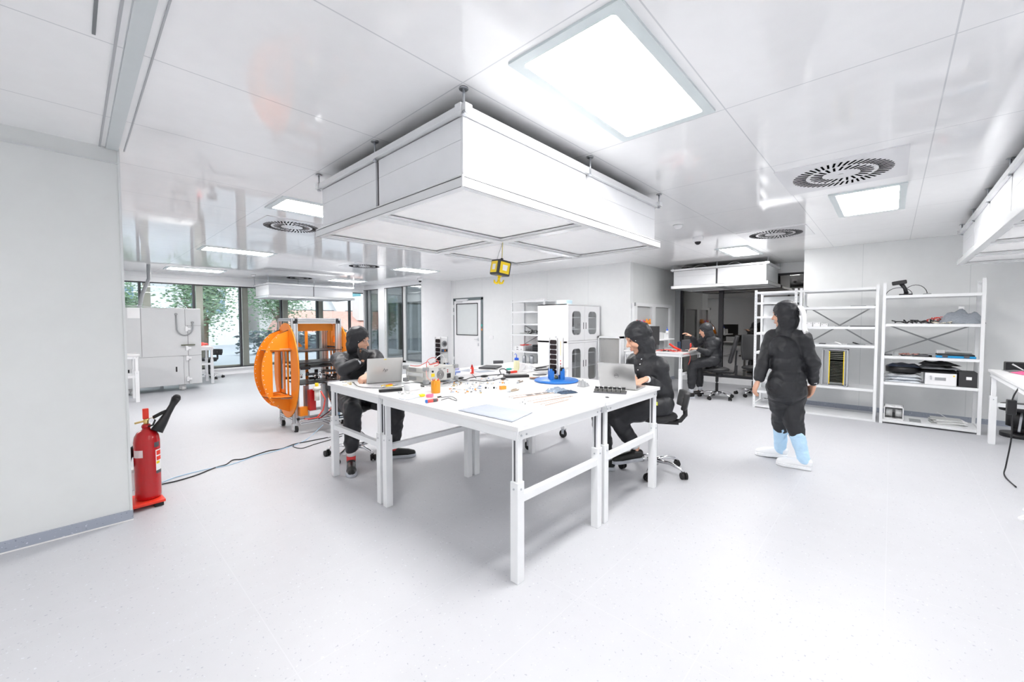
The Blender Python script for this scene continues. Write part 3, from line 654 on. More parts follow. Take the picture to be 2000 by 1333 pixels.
# orange plates
def lens(w_, h, n=18, half=False):
    pts = []
    for i in range(n+1):
        s_ = math.sin(PI/2*(-1+2*i/n)) if not half else -1+2*i/n; pts.append((w_*abs(1-s_*s_)**(.5 if not half else .6), s_*h))
    if half: return [(0, -h)]+pts[1:-1]+[(0, h)]
    return pts + [(-x, z) for x, z in pts[-2:0:-1]]
zc, zh = .83, .655
def orange_side(sx, nm, cut=()):
    """sx = -1: on the left face of the cart, +1: on the right face"""
    X = -.03 if sx < 0 else W_+.03
    o = MB().prism(lens(.47, zh), YZ(X).copy() @ Matrix.Translation((D_/2-.05, zc, 0)), .012, [rrect(-.19, .05, -.33, .30, .01, 1), rrect(.11, .30, -.28, .26, .01, 1), rrect(-.10, .1, .36, .46, .01, 1)]).build('main_plate', orange, fr)
    MB().prism(lens(.472, zh+.002), YZ(X+.012) @ Matrix.Translation((D_/2-.05, zc, 0)), .003, [lens(.462, zh-.012)]).build('plate_edge', darkedge, o)
    for k, y in enumerate((.08, .40)):
        Mf = frameM((X, y, zc), (sx, 0, 0), (0, 0, 1), (0, -sx, 0))
        if sx < 0: Mf = frameM((X, y, zc), (-1, 0, 0), (0, 0, 1), (0, 1, 0))
        f_ = MB().prism(lens(.33, .56, half=True), Mf, .012, [rrect(.02, .20, -.32, .27, .01, 1)]).build('fin_plate', orange, fr)
        MB().prism(lens(.333, .564, half=True), frameM(Mf @ Vector((0, 0, -.002)), Mf.col[0][:3], Mf.col[1][:3], Mf.col[2][:3]), .002, [lens(.322, .55, half=True)]).build('plate_edge', darkedge, f_)
        d_ = MB()
        for i in range(16):
            s_ = -.85+1.7*i/15; p = Mf @ Vector(((.315*(1-s_*s_)**.6), s_*.54, -.003)); d_.cbox(p, (.008, .008, .008))
        d_.build('screws', white, f_)
    for z in (zc+.285, zc-.345):
        out = [(sx*.27*(1-(s_)**2)**.5, s_*.30+D_/2) for s_ in [-1+2*i/16 for i in range(17)]]
        h_ = MB().prism([(X+a, b) for a, b in out], XY(z), .012, [[(X+sx*.12+.06*math.cos(a), D_/2+.12*math.sin(a)) for a in [2*PI*i/14 for i in range(14)]]]).build('shelf_plate', orange, fr)
        MB().box(X-.005, X+.008, -.02, D_+.02, z-.006, z+.018).prism([(X+a*1.01, (b-D_/2)*1.01+D_/2) for a, b in out], XY(z+.003), .005, [[(X+sx*.12+.09*math.cos(a), D_/2+.2*math.sin(a)) for a in [2*PI*i/14 for i in range(14)]]]).build('plate_edge', darkedge, h_)
    MB().prism([(0, -.10), (.12, 0), (0, .10)], frameM((X, D_/2-.16, zc+.30), (sx, 0, 0), (0, 1, 0), (0, 0, 1)), .01).prism([(0, -.10), (.12, 0), (0, .10)], frameM((X, D_/2-.16, zc-.37), (sx, 0, 0), (0, 1, 0), (0, 0, 1)), .01).build('clear_bracket', mat('clear_acrylic', (.75, .7, .66), .15, trans=.3), fr)
orange_side(-1, ''); orange_side(1, '')
MB().box(.06, W_-.06, .09, .10, 1.37, 1.46).prism([(.06, 0), (W_-.06, 0), (W_-.12, .035), (.3, .05), (.1, .035)], XZ(.1, 1.46), .012).build('top_band', orange, fr)
MB().prism([(0, 0), (.22, 0), (.22, .02), (.05, .20), (0, .22)], XZ(.30, 1.14), .012).build('gusset_plate', orange, fr)
MB().box(.0, W_, D_-.2, D_-.19, .35, 1.36).build('rear_plate', orange, fr) if False else None
MB().box(.33, .37, D_-.03, D_-.02, .2, 1.36).build('rear_strip', orange, fr)
for z, th in ((1.085, .014), (.915, .02), (.86, .02)):
    MB().box(.02, W_+.02, -.02, .42, z, z+th).build('tray_plate', blackmetal, fr)
rng = random.Random(3); m_ = MB()
for i in range(34):
    x, y, z = rng.uniform(.06, W_+.1), rng.uniform(-.1, .35), rng.uniform(.66, .86)
    if rng.random() < .5: m_.cbox((x, y, z), (rng.uniform(.04, .16), rng.uniform(.03, .1), rng.uniform(.012, .035)))
    else: m_.cyl((x, y, z), (x, y, z+rng.uniform(.02, .05)), rng.uniform(.012, .03), 12)
m_.box(.05, W_+.15, -.12, .35, .645, .66).build('mechanism', blackmetal, fr)
m_ = MB()
for i in range(14):
    x, y, z = rng.uniform(.06, W_+.1), rng.uniform(-.14, .25), rng.uniform(.64, .84)
    m_.cyl((x, y, z), (x, y, z+rng.uniform(.02, .06)), rng.uniform(.007, .014), 10)
m_.bar((.35, -.16, .66), (W_+.25, -.16, .66), .02, .02).bar((.35, -.1, .60), (W_+.25, -.1, .60), .02, .02).build('shafts', steel, fr)
MB().box(.30, .37, -.20, -.13, .16, .64).box(.12, .18, -.05, 0, .16, .62).build('inner_upright', alu, fr)
MB().box(.36, .66, -.30, -.29, .42, .60).box(.34, .40, -.3, -.2, .56, .66).box(.40, .42, -.3, -.28, .1, .5).build('controller_box', blackmetal, fr)
MB().box(.13, .21, -.2, -.12, .30, .58).build('red_reservoir', red, fr)
MB().cyl((.20, -.26, .44), (.20, -.26, .58), .032, 16).cyl((.20, -.26, .58), (.20, -.26, .63), .05, 12).build('filter_cup', mat('filter_white', (.82, .8, .74), .3), fr)
MB().cyl((.20, -.26, .63), (.20, -.26, .675), .022, 12).build('yellow_cap', yellow, fr)
MB().tube([(.25, -.26, .56), (.30, -.28, .45), (.28, -.26, .3), (.22, -.22, .2), (.12, -.15, .17)], .010, 8).tube([(.40, -.3, .36), (.33, -.3, .26), (.25, -.27, .2), (.05, -.2, .2)], .006, 6).build('hose', redwire, fr)
MB().tube([(.48, -.3, .40), (.42, -.33, .30), (.38, -.36, .22), (.45, -.4, .17), (.6, -.38, .17)], .008, 8).tube([(.45, -.32, .40), (.35, -.35, .3), (.22, -.25, .18)], .006, 6).build('cable_bundle', black, fr)
MB().box(.04, .14, -.1, -.02, .22, .34).build('orange_bin', orange, fr)
for k, z in enumerate((.19, .335)):
    t = MB().box(.42, .70, -.44, -.16, z, z+.125).build('power_supply', mat('supply_blue', (.17, .27, .38), .4), fr, bevel=.012)
    MB().box(.43, .69, -.446, -.44, z+.01, z+.115).build('front_panel', mat('panel_grey', (.6, .62, .63), .4), t)
    MB().box(.46, .56, -.449, -.446, z+.04, z+.10).build('display', black, t)
    m_ = MB()
    for q in range(6): m_.cyl((.59+.017*q, -.446, z+.03), (.59+.017*q, -.455, z+.03), .005, 8)
    m_.build('knobs', blue, t)
MB().tube([(.45, -.35, .47), (.50, -.38, .49), (.56, -.36, .475), (.62, -.38, .49), (.68, -.35, .47)], .008, 6).cbox((.5, -.34, .475), (.05, .02, .02)).cbox((.6, -.35, .475), (.05, .02, .02)).build('red_leads', redwire, fr)
MB().box(.40, .75, -.46, -.1, .165, .18).build('bottom_tray', lightgrey, fr)
# ------------------------------------------------------------------ people
def skinmesh(chains, voxel, smooth=6, fac=.5):
    """chains of (point, radius): every chain is a tapered round limb; all are fused into one continuous surface"""
    m_ = MB()
    for ch in chains:
        pts = [Vector(c[0]) for c in ch]; rs = [c[1] for c in ch]
        if len(pts) == 1:
            r_ = rs[0]; m_.ell(pts[0], r_, 20, 14, M=ch[0][2] if len(ch[0]) > 2 else None); continue
        fine, fr_ = [], []
        for i in range(len(pts)-1):
            for k in range(5):
                u = k/5; fine.append(pts[i].lerp(pts[i+1], u)); fr_.append(rs[i]+(rs[i+1]-rs[i])*u)
        fine.append(pts[-1]); fr_.append(rs[-1])
        m_.tube(fine, fr_, 18); m_.ell(pts[0], rs[0], 18, 12); m_.ell(pts[-1], rs[-1], 18, 12)
        for i in range(1, len(pts)-1): m_.ell(pts[i], rs[i], 18, 12)
    me = bpy.data.meshes.new('tmp'); me.from_pydata(m_.v, [], m_.f); ob = bpy.data.objects.new('tmp', me); C.objects.link(ob)
    q = ob.modifiers.new('r', 'REMESH'); q.mode = 'VOXEL'; q.voxel_size = voxel
    if smooth: q = ob.modifiers.new('s', 'SMOOTH'); q.iterations = smooth; q.factor = fac
    dg = bpy.context.evaluated_depsgraph_get(); out = bpy.data.meshes.new_from_object(ob.evaluated_get(dg))
    bpy.data.objects.remove(ob); out.polygons.foreach_set('use_smooth', [True]*len(out.polygons)); return out
def link(me, name, m, parent=None, label=None):
    me.name = name; me.materials.clear(); me.materials.append(m); o = bpy.data.objects.new(name, me); C.objects.link(o)
    if parent: o.parent = parent
    if label: o['label'] = label
    return o
def folds(me, amp, sc, seed, keep=None):
    """cloth folds: ridged noise pushed along the normals"""
    me.update(); off = Vector((seed*3.1, seed*1.7, seed)); ns = [v.normal.copy() for v in me.vertices]
    for v, n in zip(me.vertices, ns):
        p = v.co*sc+off; a = noise.noise(p); b = noise.noise(Vector((p.x*1.9, p.y*1.9, p.z*2.6))+off)
        h = (1-abs(a)*2.2)*.7+(1-abs(b)*2)*.3-.35
        v.co += n*amp*h
def basis(f):
    f = Vector((f[0], f[1], 0)).normalized(); return f, f.cross(Vector((0, 0, 1))), Vector((0, 0, 1))     # forward, person's right, up
def hand(chains, wrist, d, palm_n, s=1.0, curl=.5, spread=.25, thumb=1):
    """palm and five fingers; d = direction of the fingers, palm_n = direction the palm faces"""
    d = Vector(d).normalized(); n = (Vector(palm_n)-d*Vector(palm_n).dot(d)).normalized(); x = d.cross(n)
    w_ = Vector(wrist)
    for k in range(4):
        o_ = (k-1.5)*.021*s
        base = w_+d*.085*s+x*o_; chains.append([(w_+d*.012*s+x*o_*.55, .016*s), (w_+d*.05*s+x*o_*.9, .0145*s), (base, .0125*s)])
        L_ = (.072, .082, .076, .06)[k]*s; a = 0; p = base; ch = [(p, .0105*s)]
        for j, (fr_, ca) in enumerate(((.42, .7), (.33, 1.0), (.25, .7))):
            a += curl*ca; dd = d*math.cos(a)+n*math.sin(a)+x*(k-1.5)*spread*.25
            p = p+dd.normalized()*L_*fr_; ch.append((p, (.0098-.0012*j)*s))
        chains.append(ch)
    b = w_+d*.02*s-x*thumb*.024*s; t1 = b+(d*.6-x*thumb*.7+n*.25).normalized()*.038*s; t2 = t1+(d*.85-x*thumb*.2+n*.45).normalized()*.030*s
    t3 = t2+(d*.9+n*.5).normalized()*.024*s; chains.append([(b, .015*s), (t1, .0125*s), (t2, .0105*s), (t3, .0085*s)])
def head_chains(c, f, up, s=1.0):
    """head with brow, nose, cheeks, lips, chin and ears around centre c, looking along f"""
    f = Vector(f).normalized(); up = (Vector(up)-f*Vector(up).dot(f)).normalized(); r_ = f.cross(up)
    Rm = Matrix((r_, f, up)).transposed().to_4x4(); P = lambda x, y, z: c+(r_*x+f*y+up*z)*s
    ch = [[(P(0, -.012, .035), (.076*s, .095*s, .09*s), Rm)], [(P(0, .018, -.035), (.062*s, .068*s, .078*s), Rm)], [(P(0, .04, -.082), (.038*s, .036*s, .03*s), Rm)],
          [(P(0, .064, -.098), .018*s), (P(0, .06, -.1), .018*s)], [(P(-.042, .045, -.03), .03*s), (P(-.035, .058, -.02), .026*s)], [(P(.042, .045, -.03), .03*s), (P(.035, .058, -.02), .026*s)],
          [(P(0, .074, .022), .012*s), (P(0, .093, -.004), .011*s), (P(0, .105, -.022), .0125*s)], [(P(-.013, .086, -.028), .009*s), (P(.013, .086, -.028), .009*s)],
          [(P(-.034, .076, .034), .010*s), (P(-.008, .083, .032), .009*s)], [(P(.034, .076, .034), .010*s), (P(.008, .083, .032), .009*s)],
          [(P(-.02, .076, -.056), .0062*s), (P(0, .087, -.053), .008*s), (P(.02, .076, -.056), .0062*s)], [(P(-.017, .077, -.066), .0065*s), (P(0, .086, -.067), .0085*s), (P(.017, .077, -.066), .0065*s)],
          [(P(-.070, -.012, 0), (.009*s, .02*s, .033*s), Rm)], [(P(.070, -.012, 0), (.009*s, .02*s, .033*s), Rm)]]
    return ch, P, Rm
def person(name, label, J, face, headf, headup=(0, 0, 1), hs=1.0, seed=1, hood_mask=True, glove=False, curl=(.5, .5), boots=None, strap=True, hands=True, top_up=(0, 0, 1), socks=(.8, .8, .82), hem=.0, shoe=None, seated=True, shoulders=.19, band=False):
    f, rg, up = basis(face)
    pel, che, nk = Vector(J['pelvis']), Vector(J['chest']), Vector(J['neck']); hd = Vector(J['head'])
    hc, P, Rm = head_chains(hd, headf, headup, hs)
    sh = {}
    for s_, k in ((-1, 'L'), (1, 'R')): sh[k] = Vector(J.get('sh'+k, nk+rg*s_*shoulders-up*.055))
    hp = {k: pel+rg*s_*.095-up*.02 for s_, k in ((-1, 'L'), (1, 'R'))}
    mid = (pel+che)/2
    # --- body
    ch = list(hc)
    ch.append([(nk, .058), (hd-Vector(headf).normalized()*.02-Vector((0, 0, .05)), .054)])
    ch += [[(pel, (.15, .11, .11), Matrix((rg, f, up)).transposed().to_4x4())], [(mid, (.13, .10, .13), Matrix((rg, f, up)).transposed().to_4x4())], [(che, (.155, .11, .15), Matrix((rg, f, up)).transposed().to_4x4())]]
    ch.append([(che, .11), (nk-up*.03, .07)]); ch.append([(sh['L'], .055), (nk-up*.05, .06), (sh['R'], .055)])
    for i, k in enumerate('LR'):
        el, wr = Vector(J['el'+k]), Vector(J['wr'+k]); ch.append([(sh[k], .052), (el, .037), (el.lerp(wr, .35), .035), (wr, .0245)])
        if hands:
            fd = Vector(J.get('fd'+k, wr-el)); pn = Vector(J.get('pn'+k, (0, 0, -1))); hand(ch, wr+fd.normalized()*.005, fd, pn, 1.05, curl[i], thumb=(1 if k == 'L' else -1)*J.get('th'+k, 1))
        kn, an = Vector(J['kn'+k]), Vector(J['an'+k]); ch.append([(hp[k], .085), (kn, .055), (kn.lerp(an, .35), .052), (an, .035)])
        to = Vector(J['to'+k]); hl = an+(an-to)*.02; tz = to.lerp(an, .25); tz.z = to.z+.05; hl.z = min(an.z, to.z+.09); ch.append([(an, .034), (hl, .028), (tz, .024)])
    body = link(skinmesh(ch, .0062, 4), name, skin); tag(body, label, 'person')
    # --- trousers
    tr = [[(pel-up*.01, (.175, .145, .13), Matrix((rg, f, up)).transposed().to_4x4())]]
    for k in 'LR':
        kn, an = Vector(J['kn'+k]), Vector(J['an'+k]); end = an.lerp(kn, .16+hem)
        tr.append([(hp[k], .118), (hp[k].lerp(kn, .5), .105), (kn, .086), (kn.lerp(end, .5), .083), (kn.lerp(end, .86), .072), (end, .058)])
    me = skinmesh(tr, .0085, 3); folds(me, .016, 7, seed); link(me, 'trousers', fabric, body)
    # --- jacket
    jk = [[(pel+up*.06, (.178, .15, .12), Matrix((rg, f, up)).transposed().to_4x4())], [(mid+up*.02, (.175, .145, .17), Matrix((rg, f, up)).transposed().to_4x4())], [(che, (.195, .145, .17), Matrix((rg, f, up)).transposed().to_4x4())],
          [(che, .14), (nk-up*.02, .092)], [(sh['L'], .082), (nk-up*.05, .09), (sh['R'], .082)], [(nk-up*.02, .083), (nk+up*.03, .08)]]
    if not seated: jk.append([(pel-up*.06, (.205, .165, .17), Matrix((rg, f, up)).transposed().to_4x4())])
    for k in 'LR':
        el, wr = Vector(J['el'+k]), Vector(J['wr'+k]); jk.append([(sh[k], .085), (sh[k].lerp(el, .5), .074), (el, .066), (el.lerp(wr, .45), .06), (el.lerp(wr, .84), .046)])
    me = skinmesh(jk, .0085, 3); folds(me, .017, 6.5, seed+5); jacket = link(me, 'jacket', fabric, body)
    for k in 'LR':
        el, wr = Vector(J['el'+k]), Vector(J['wr'+k]); MB().tube([el.lerp(wr, .82), el.lerp(wr, .90), el.lerp(wr, .97)], [.041, .037, .033], 14).build('cuff', mat('white_cuff', (.72, .74, .76), .8), body)
        if J.get('glove'+k):
            g_ = []; fd = Vector(J.get('fd'+k, wr-el)); hand(g_, wr+fd.normalized()*.005, fd, Vector(J.get('pn'+k, (0, 0, -1))), 1.12, curl['LR'.index(k)], thumb=(1 if k == 'L' else -1)*J.get('th'+k, 1))
            link(skinmesh(g_, .0045, 2), 'glove', J['glove'+k], body)
    # --- hood with a face opening
    hf = Vector(headf).normalized(); hu = (Vector(headup)-hf*Vector(headup).dot(hf)).normalized()
    hb = [[(P(0, -.02, .036), (.094*hs, .112*hs, .108*hs), Rm)], [(P(0, -.015, -.03), (.086*hs, .10*hs, .10*hs), Rm)], [(P(0, -.03, -.05), .088*hs), (nk+up*.02, .088)], [(P(0, .02, -.11), .05*hs), (nk+f*.03, .075)], [(nk, .095), (nk-up*.05, .10)]]
    me = skinmesh(hb, .0062, 3); folds(me, .008, 13, seed+9)
    bm = bmesh.new(); bm.from_mesh(me); kill = []
    r_ = hf.cross(hu)
    for fc in bm.faces:
        q = (fc.calc_center_median()-hd)/hs; x, y, z = q.dot(r_), q.dot(hf), q.dot(hu)
        if y > .0 and (x/.062)**2+((z+.032)/.088)**2 < 1: kill.append(fc)
    bmesh.ops.delete(bm, geom=kill, context='FACES'); bm.to_mesh(me); bm.free(); me.polygons.foreach_set('use_smooth', [True]*len(me.polygons))
    ho = link(me, 'hood', fabric, body); q = ho.modifiers.new('solid', 'SOLIDIFY'); q.thickness = .006; q.offset = -1
    MB().tube([P(.060*math.cos(a)*1.02, .062-.05*abs(math.cos(a))**2+.012, -.032+.088*math.sin(a)*1.0) for a in [2*PI*i/28 for i in range(29)]], .0035, 6).build('hood_hem', blackmetal, ho)
    for sx in (-1, 1): MB().ell(P(sx*.07, .045, .005), .006, 8, 6).build('snap', steel, ho)
    if strap:
        MB().tube([P(.088*math.sin(a), -.02-.105*math.cos(a), .03+.0) for a in [-1.2+2.4*i/10 for i in range(11)]], .008, 6).tube([P(0, -.135, .035), P(.0, -.135, -.02)], .009, 6).build('hood_strap', white, ho)
    # --- face details
    for sx in (-1, 1):
        MB().ell(P(sx*.031, .0745, .014), (.012*hs, .006*hs, .0045*hs), 10, 6, M=Rm).build('eye', mat('eye_dark', (.05, .03, .025), .3), body)
        MB().tube([P(sx*.045, .07, .032), P(sx*.032, .083, .038), P(sx*.014, .086, .034)], [.002*hs, .0042*hs, .003*hs], 6).build('eyebrow', mat('brow_hair', (.06, .035, .02), .8), body)
    MB().tube([P(-.018, .082, -.058), P(0, .0945, -.0565), P(.018, .082, -.058)], [.002*hs, .0045*hs, .002*hs], 6).tube([P(-.014, .083, -.066), P(0, .0935, -.068), P(.014, .083, -.066)], [.002*hs, .005*hs, .002*hs], 6).build('lips', mat('lips', (.62, .26, .22), .4), body)
    # --- buttons, tab
    for i in range(4):
        pass
    # --- shoes
    for k in 'LR':
        an, to = Vector(J['an'+k]), Vector(J['to'+k]); gz = to.z; d_ = Vector((to.x-an.x, to.y-an.y, 0)); d_.normalize()
        pt = J.get('pitch'+k, 0); hx = Vector((an.x, an.y, 0))-d_*.065
        hz = J.get('heel'+k, gz)
        A = lambda u, sd, z: Vector((hx.x, hx.y, 0))+d_*u*.295+d_.cross(Vector((0, 0, 1)))*sd+Vector((0, 0, hz+(gz-hz)*u+z))
        m1 = shoe[0] if shoe else shoeblack; m2 = shoe[1] if shoe else shoesole
        sh_ = [[(A(.12, 0, .062), .042), (A(.45, 0, .060), .044), (A(.72, .0, .048), .044), (A(.90, 0, .042), .034)], [(A(.10, 0, .075), .038), (A(.28, 0, .085), .042)], [(A(.72, .018, .045), .03), (A(.7, -.018, .045), .03)]]
        me = skinmesh(sh_, .006, 2)
        for v in me.vertices:
            zz = v.co.z-(hz+(gz-hz)*.5)
        so = link(me, 'shoe', m1, body)
        out = [(0.0, .036), (.12, .046), (.35, .044), (.6, .054), (.8, .054), (.95, .038), (1.03, .0)]
        pts = [A(u, w_, 0) for u, w_ in out]+[A(u, -w_, 0) for u, w_ in out[-2::-1]]
        n = len(pts); m_ = MB().add([p+Vector((0, 0, .002)) for p in pts]+[p+Vector((0, 0, .034)) for p in pts], [tuple(range(n-1, -1, -1)), tuple(range(n, 2*n))]+[(i, (i+1) % n, n+(i+1) % n, n+i) for i in range(n)])
        m_.build('shoe_sole', m2, so, bevel=.005)
        kn = Vector(J['kn'+k]); MB().tube([an-Vector((0, 0, .01)), an.lerp(kn, .22)], [.041, .045], 14).build('sock', mat('sock_%s' % name+str(seed), socks, .8), body)
        if band: MB().tube([an-Vector((0, 0, .03)), an+Vector((0, 0, .025))], [.044, .044], 14).build('sock_band', mat('red_sock', (.7, .06, .06), .8), body)
    return body, P
dR, dL, dF, dW = 4.064, 4.52, 7.94, 4.23
px = lambda x, y, d: at(x, y, D=d)

# person in profile at the right end of the table
fR = Vector((-.80, .60, 0)).normalized(); hfR = Vector((-.66, .66, -.42)).normalized()
J = dict(pelvis=px(1281, 783, dR), chest=px(1272, 728, dR), neck=px(1262, 697, dR), head=px(1246, 662, dR),
         shL=px(1288, 716, dR-.14), shR=px(1240, 706, dR+.16), elL=px(1301, 772, dR-.10), wrL=px(1262, 747, dR-.28),
         elR=px(1232, 748, dR+.22), wrR=px(1236, 744, dR-.06), fdL=Vector((-.9, .3, -.25)), fdR=Vector((-.9, -.1, -.2)),
         knL=px(1200, 817, dR-.05), anL=px(1242, 872, dR-.02), toL=px(1205, 902, dR-.02), heelL=.125,
         knR=px(1168, 800, dR+.12), anR=px(1188, 893, dR+.06), toR=at(1145, 915, Z=.0))
J['toL'].z = .085; J['anL'].z = max(J['anL'].z, .22); J['anR'].z = .11; J['wrL'].z = TZ+.055; J['wrR'].z = TZ+.055
lab_chair((3.93, 1.71, 0), math.atan2(.88, -.48)-PI/2, 'black lab stool chair under the person in profile', back='low', seat_z=.60, base_a=.35)
pR, PR = person('person', 'person in profile in black suit and hood typing on the grey laptop', J, fR, hfR, headup=(-.25, .25, 1), hs=1.2, seed=2, curl=(.45, .45), strap=False, hem=.02)
MB().cbox(px(1283, 789, dR-.2), (.03, .012, .03), rz=.5).build('yellow_tag', mat('tag_yellow', (.75, .8, .1), .5), pR)
for q in ((1253, 702), (1250, 712), (1246, 723)): MB().ell(px(q[0], q[1], dR-.13), .007, 8, 6).build('snap_button', steel, pR)

# person with the wrist watch behind the back left table
fL = Vector((-.05, -1, 0)).normalized(); hfL = Vector((.45, -.87, -.18)).normalized()
J = dict(pelvis=Vector((2.14, 4.36, .66)), chest=px(697, 715, dL-.05), neck=px(696, 692, dL-.08), head=px(701, 666, dL-.16),
         shR=px(662, 702, dL-.05), shL=px(733, 699, dL-.02), elR=px(674, 744, dL-.33), wrR=px(706, 706, dL-.36),
         elL=px(736, 738, dL-.2), wrL=px(717, 743, dL-.5), fdR=Vector((.35, -.05, .8)), pnR=Vector((-.2, 1, .3)), fdL=Vector((-.6, -.75, -.15)), pnL=Vector((0, 0, -1)),
         knR=Vector((1.93, 4.02, .60)), anR=Vector((1.88, 3.97, .12)), toR=Vector((1.80, 3.80, .0)),
         knL=Vector((2.40, 3.95, .60)), anL=Vector((2.37, 3.98, .12)), toL=Vector((2.50, 3.90, 0)), gloveR=blacksoft)
J['wrL'].z = TZ+.062; J['elL'].z = TZ+.085; J['elR'].z = TZ+.092
lab_chair((2.12, 4.38, 0), PI, 'black lab stool chair under the person with the watch', back='low', seat_z=.585, base_a=.5)
pL, PL = person('person', 'person with a wrist watch resting chin on fist behind the silver laptop', J, fL, hfL, headup=(0, 0, 1), hs=1.1, seed=4, curl=(.4, 1.25), strap=False, hem=.04, band=True)
wv = J['wrR']-J['elR']; wn = wv.normalized(); wc = J['wrR']-wn*.012
MB().tube([wc-wn*.012, wc+wn*.012], .034, 18).build('watch_strap', black, pL)
vd = (Vector((0, 0, 1.5))-wc).normalized(); vd = (vd-wn*vd.dot(wn)).normalized()
MB().cyl(wc+vd*.032, wc+vd*.043, .022, 20).build('watch_case', steel, pL, label='round steel wrist watch')
for sx in (-1, 1): MB().tube([PL(sx*.031+.021*math.cos(a), .092, .012+.018*math.sin(a)) for a in [2*PI*i/16 for i in range(17)]], .0015, 5).build('spectacle_rim', steel, pL)
MB().tube([PL(-.01, .094, .016), PL(.01, .094, .016)], .0015, 5).build('spectacle_bridge', steel, pL)

# person at the alcove workbench
fF = Vector((-.28, .96, 0)).normalized(); hfF = Vector((-.45, .85, -.25)).normalized()
J = dict(pelvis=px(1393, 702, dF), chest=px(1391, 676, dF), neck=px(1387, 660, dF), head=px(1378, 646, dF),
         shL=px(1400, 667, dF-.12), shR=px(1376, 664, dF+.2), elL=px(1383, 690, dF-.1), wrL=px(1362, 684, dF-.12), elR=px(1360, 672, dF+.25), wrR=px(1350, 657, dF+.2),
         fdL=Vector((-.3, .9, .05)), fdR=Vector((-.3, .7, .5)), knL=px(1353, 712, dF), anL=px(1350, 752, dF-.02), toL=Vector((8.0, 3.0, 0)),
         knR=px(1362, 712, dF+.25), anR=px(1368, 748, dF+.25), toR=Vector((8.4, 3.15, 0)))
J['anL'].z = .12; J['anR'].z = .12; J['wrL'].z = .97
J['toL'] = J['anL']+Vector((-.28, .2, 0)); J['toL'].z = 0; J['toR'] = J['anR']+Vector((-.2, .25, 0)); J['toR'].z = 0
lab_chair((8.50, 2.46, 0), math.atan2(fF.y, fF.x)-PI/2, 'black high backed lab chair under the person at the alcove bench', seat_z=.60, base_a=.2)
lab_chair((9.25, 2.0, 0), 2.0, 'second high backed lab chair, standing empty behind the alcove chair', seat_z=.60, base_a=.9)
person('person', 'person in black suit with white hood strap working at the alcove bench', J, fF, hfF, hs=1.08, seed=6, curl=(.6, .5), hem=.03, socks=(.6, .62, .66))

# walking person in front of the shelving
fW = Vector((.50, .86, 0)).normalized(); hfW = Vector((.12, .98, -.12)).normalized()
J = dict(pelvis=px(1537, 748, dW), chest=px(1538, 683, dW), neck=px(1536, 648, dW), head=px(1532, 616, dW),
         shL=px(1510, 660, dW+.10), shR=px(1566, 662, dW-.10), elL=px(1492, 708, dW+.08), wrL=px(1481, 744, dW+.02), elR=px(1588, 712, dW-.14), wrR=px(1590, 752, dW-.05),
         fdL=Vector((-.25, .3, -1)), fdR=Vector((.1, .35, -1)), pnL=Vector((.5, -.8, 0)), pnR=Vector((-.5, .8, 0)),
         knL=px(1526, 818, dW+.14), anL=px(1524, 870, dW+.22), knR=px(1549, 825, dW-.02), anR=px(1570, 896, dW-.10), toL=(0, 0, 0), toR=(0, 0, 0))
J['anR'].z = .12; J['toR'] = J['anR']+Vector((-.02, .24, 0)); J['toR'].z = 0; J['anL'].z = .125; J['toL'] = J['anL']+Vector((-.03, .24, 0)); J['toL'].z = 0; J['heelL'] = .02
bootm = mat('blue_overboot', (.50, .72, .92), .7, bump=.3, bscale=20); whiteshoe = mat('white_shoe', (.85, .86, .88), .6)
pW, PW = person('person', 'walking person in long black coat with pale blue leg covers before the shelves', J, fW, hfW, hs=1.05, seed=8, curl=(.5, .5), seated=False, hem=.5, socks=(.4, .6, .9), shoe=(whiteshoe, whiteshoe), shoulders=.2)
for k in 'LR':
    kn, an = Vector(J['kn'+k]), Vector(J['an'+k]); me = skinmesh([[(an+Vector((0, 0, -.03)), .052), (an.lerp(kn, .4), .062), (an.lerp(kn, .82), .074)]], .008, 2); folds(me, .010, 12, 3); link(me, 'leg_cover', bootm, pW, label='pale blue leg cover')
m_ = MB().quadgrid(lambda u, v: PW((u-.5)*.15, -.138-.012*math.sin(6*v)-.03*v, .07-.27*v), 4, 10); m_.build('hood_flap', white, pW, solid=.006)
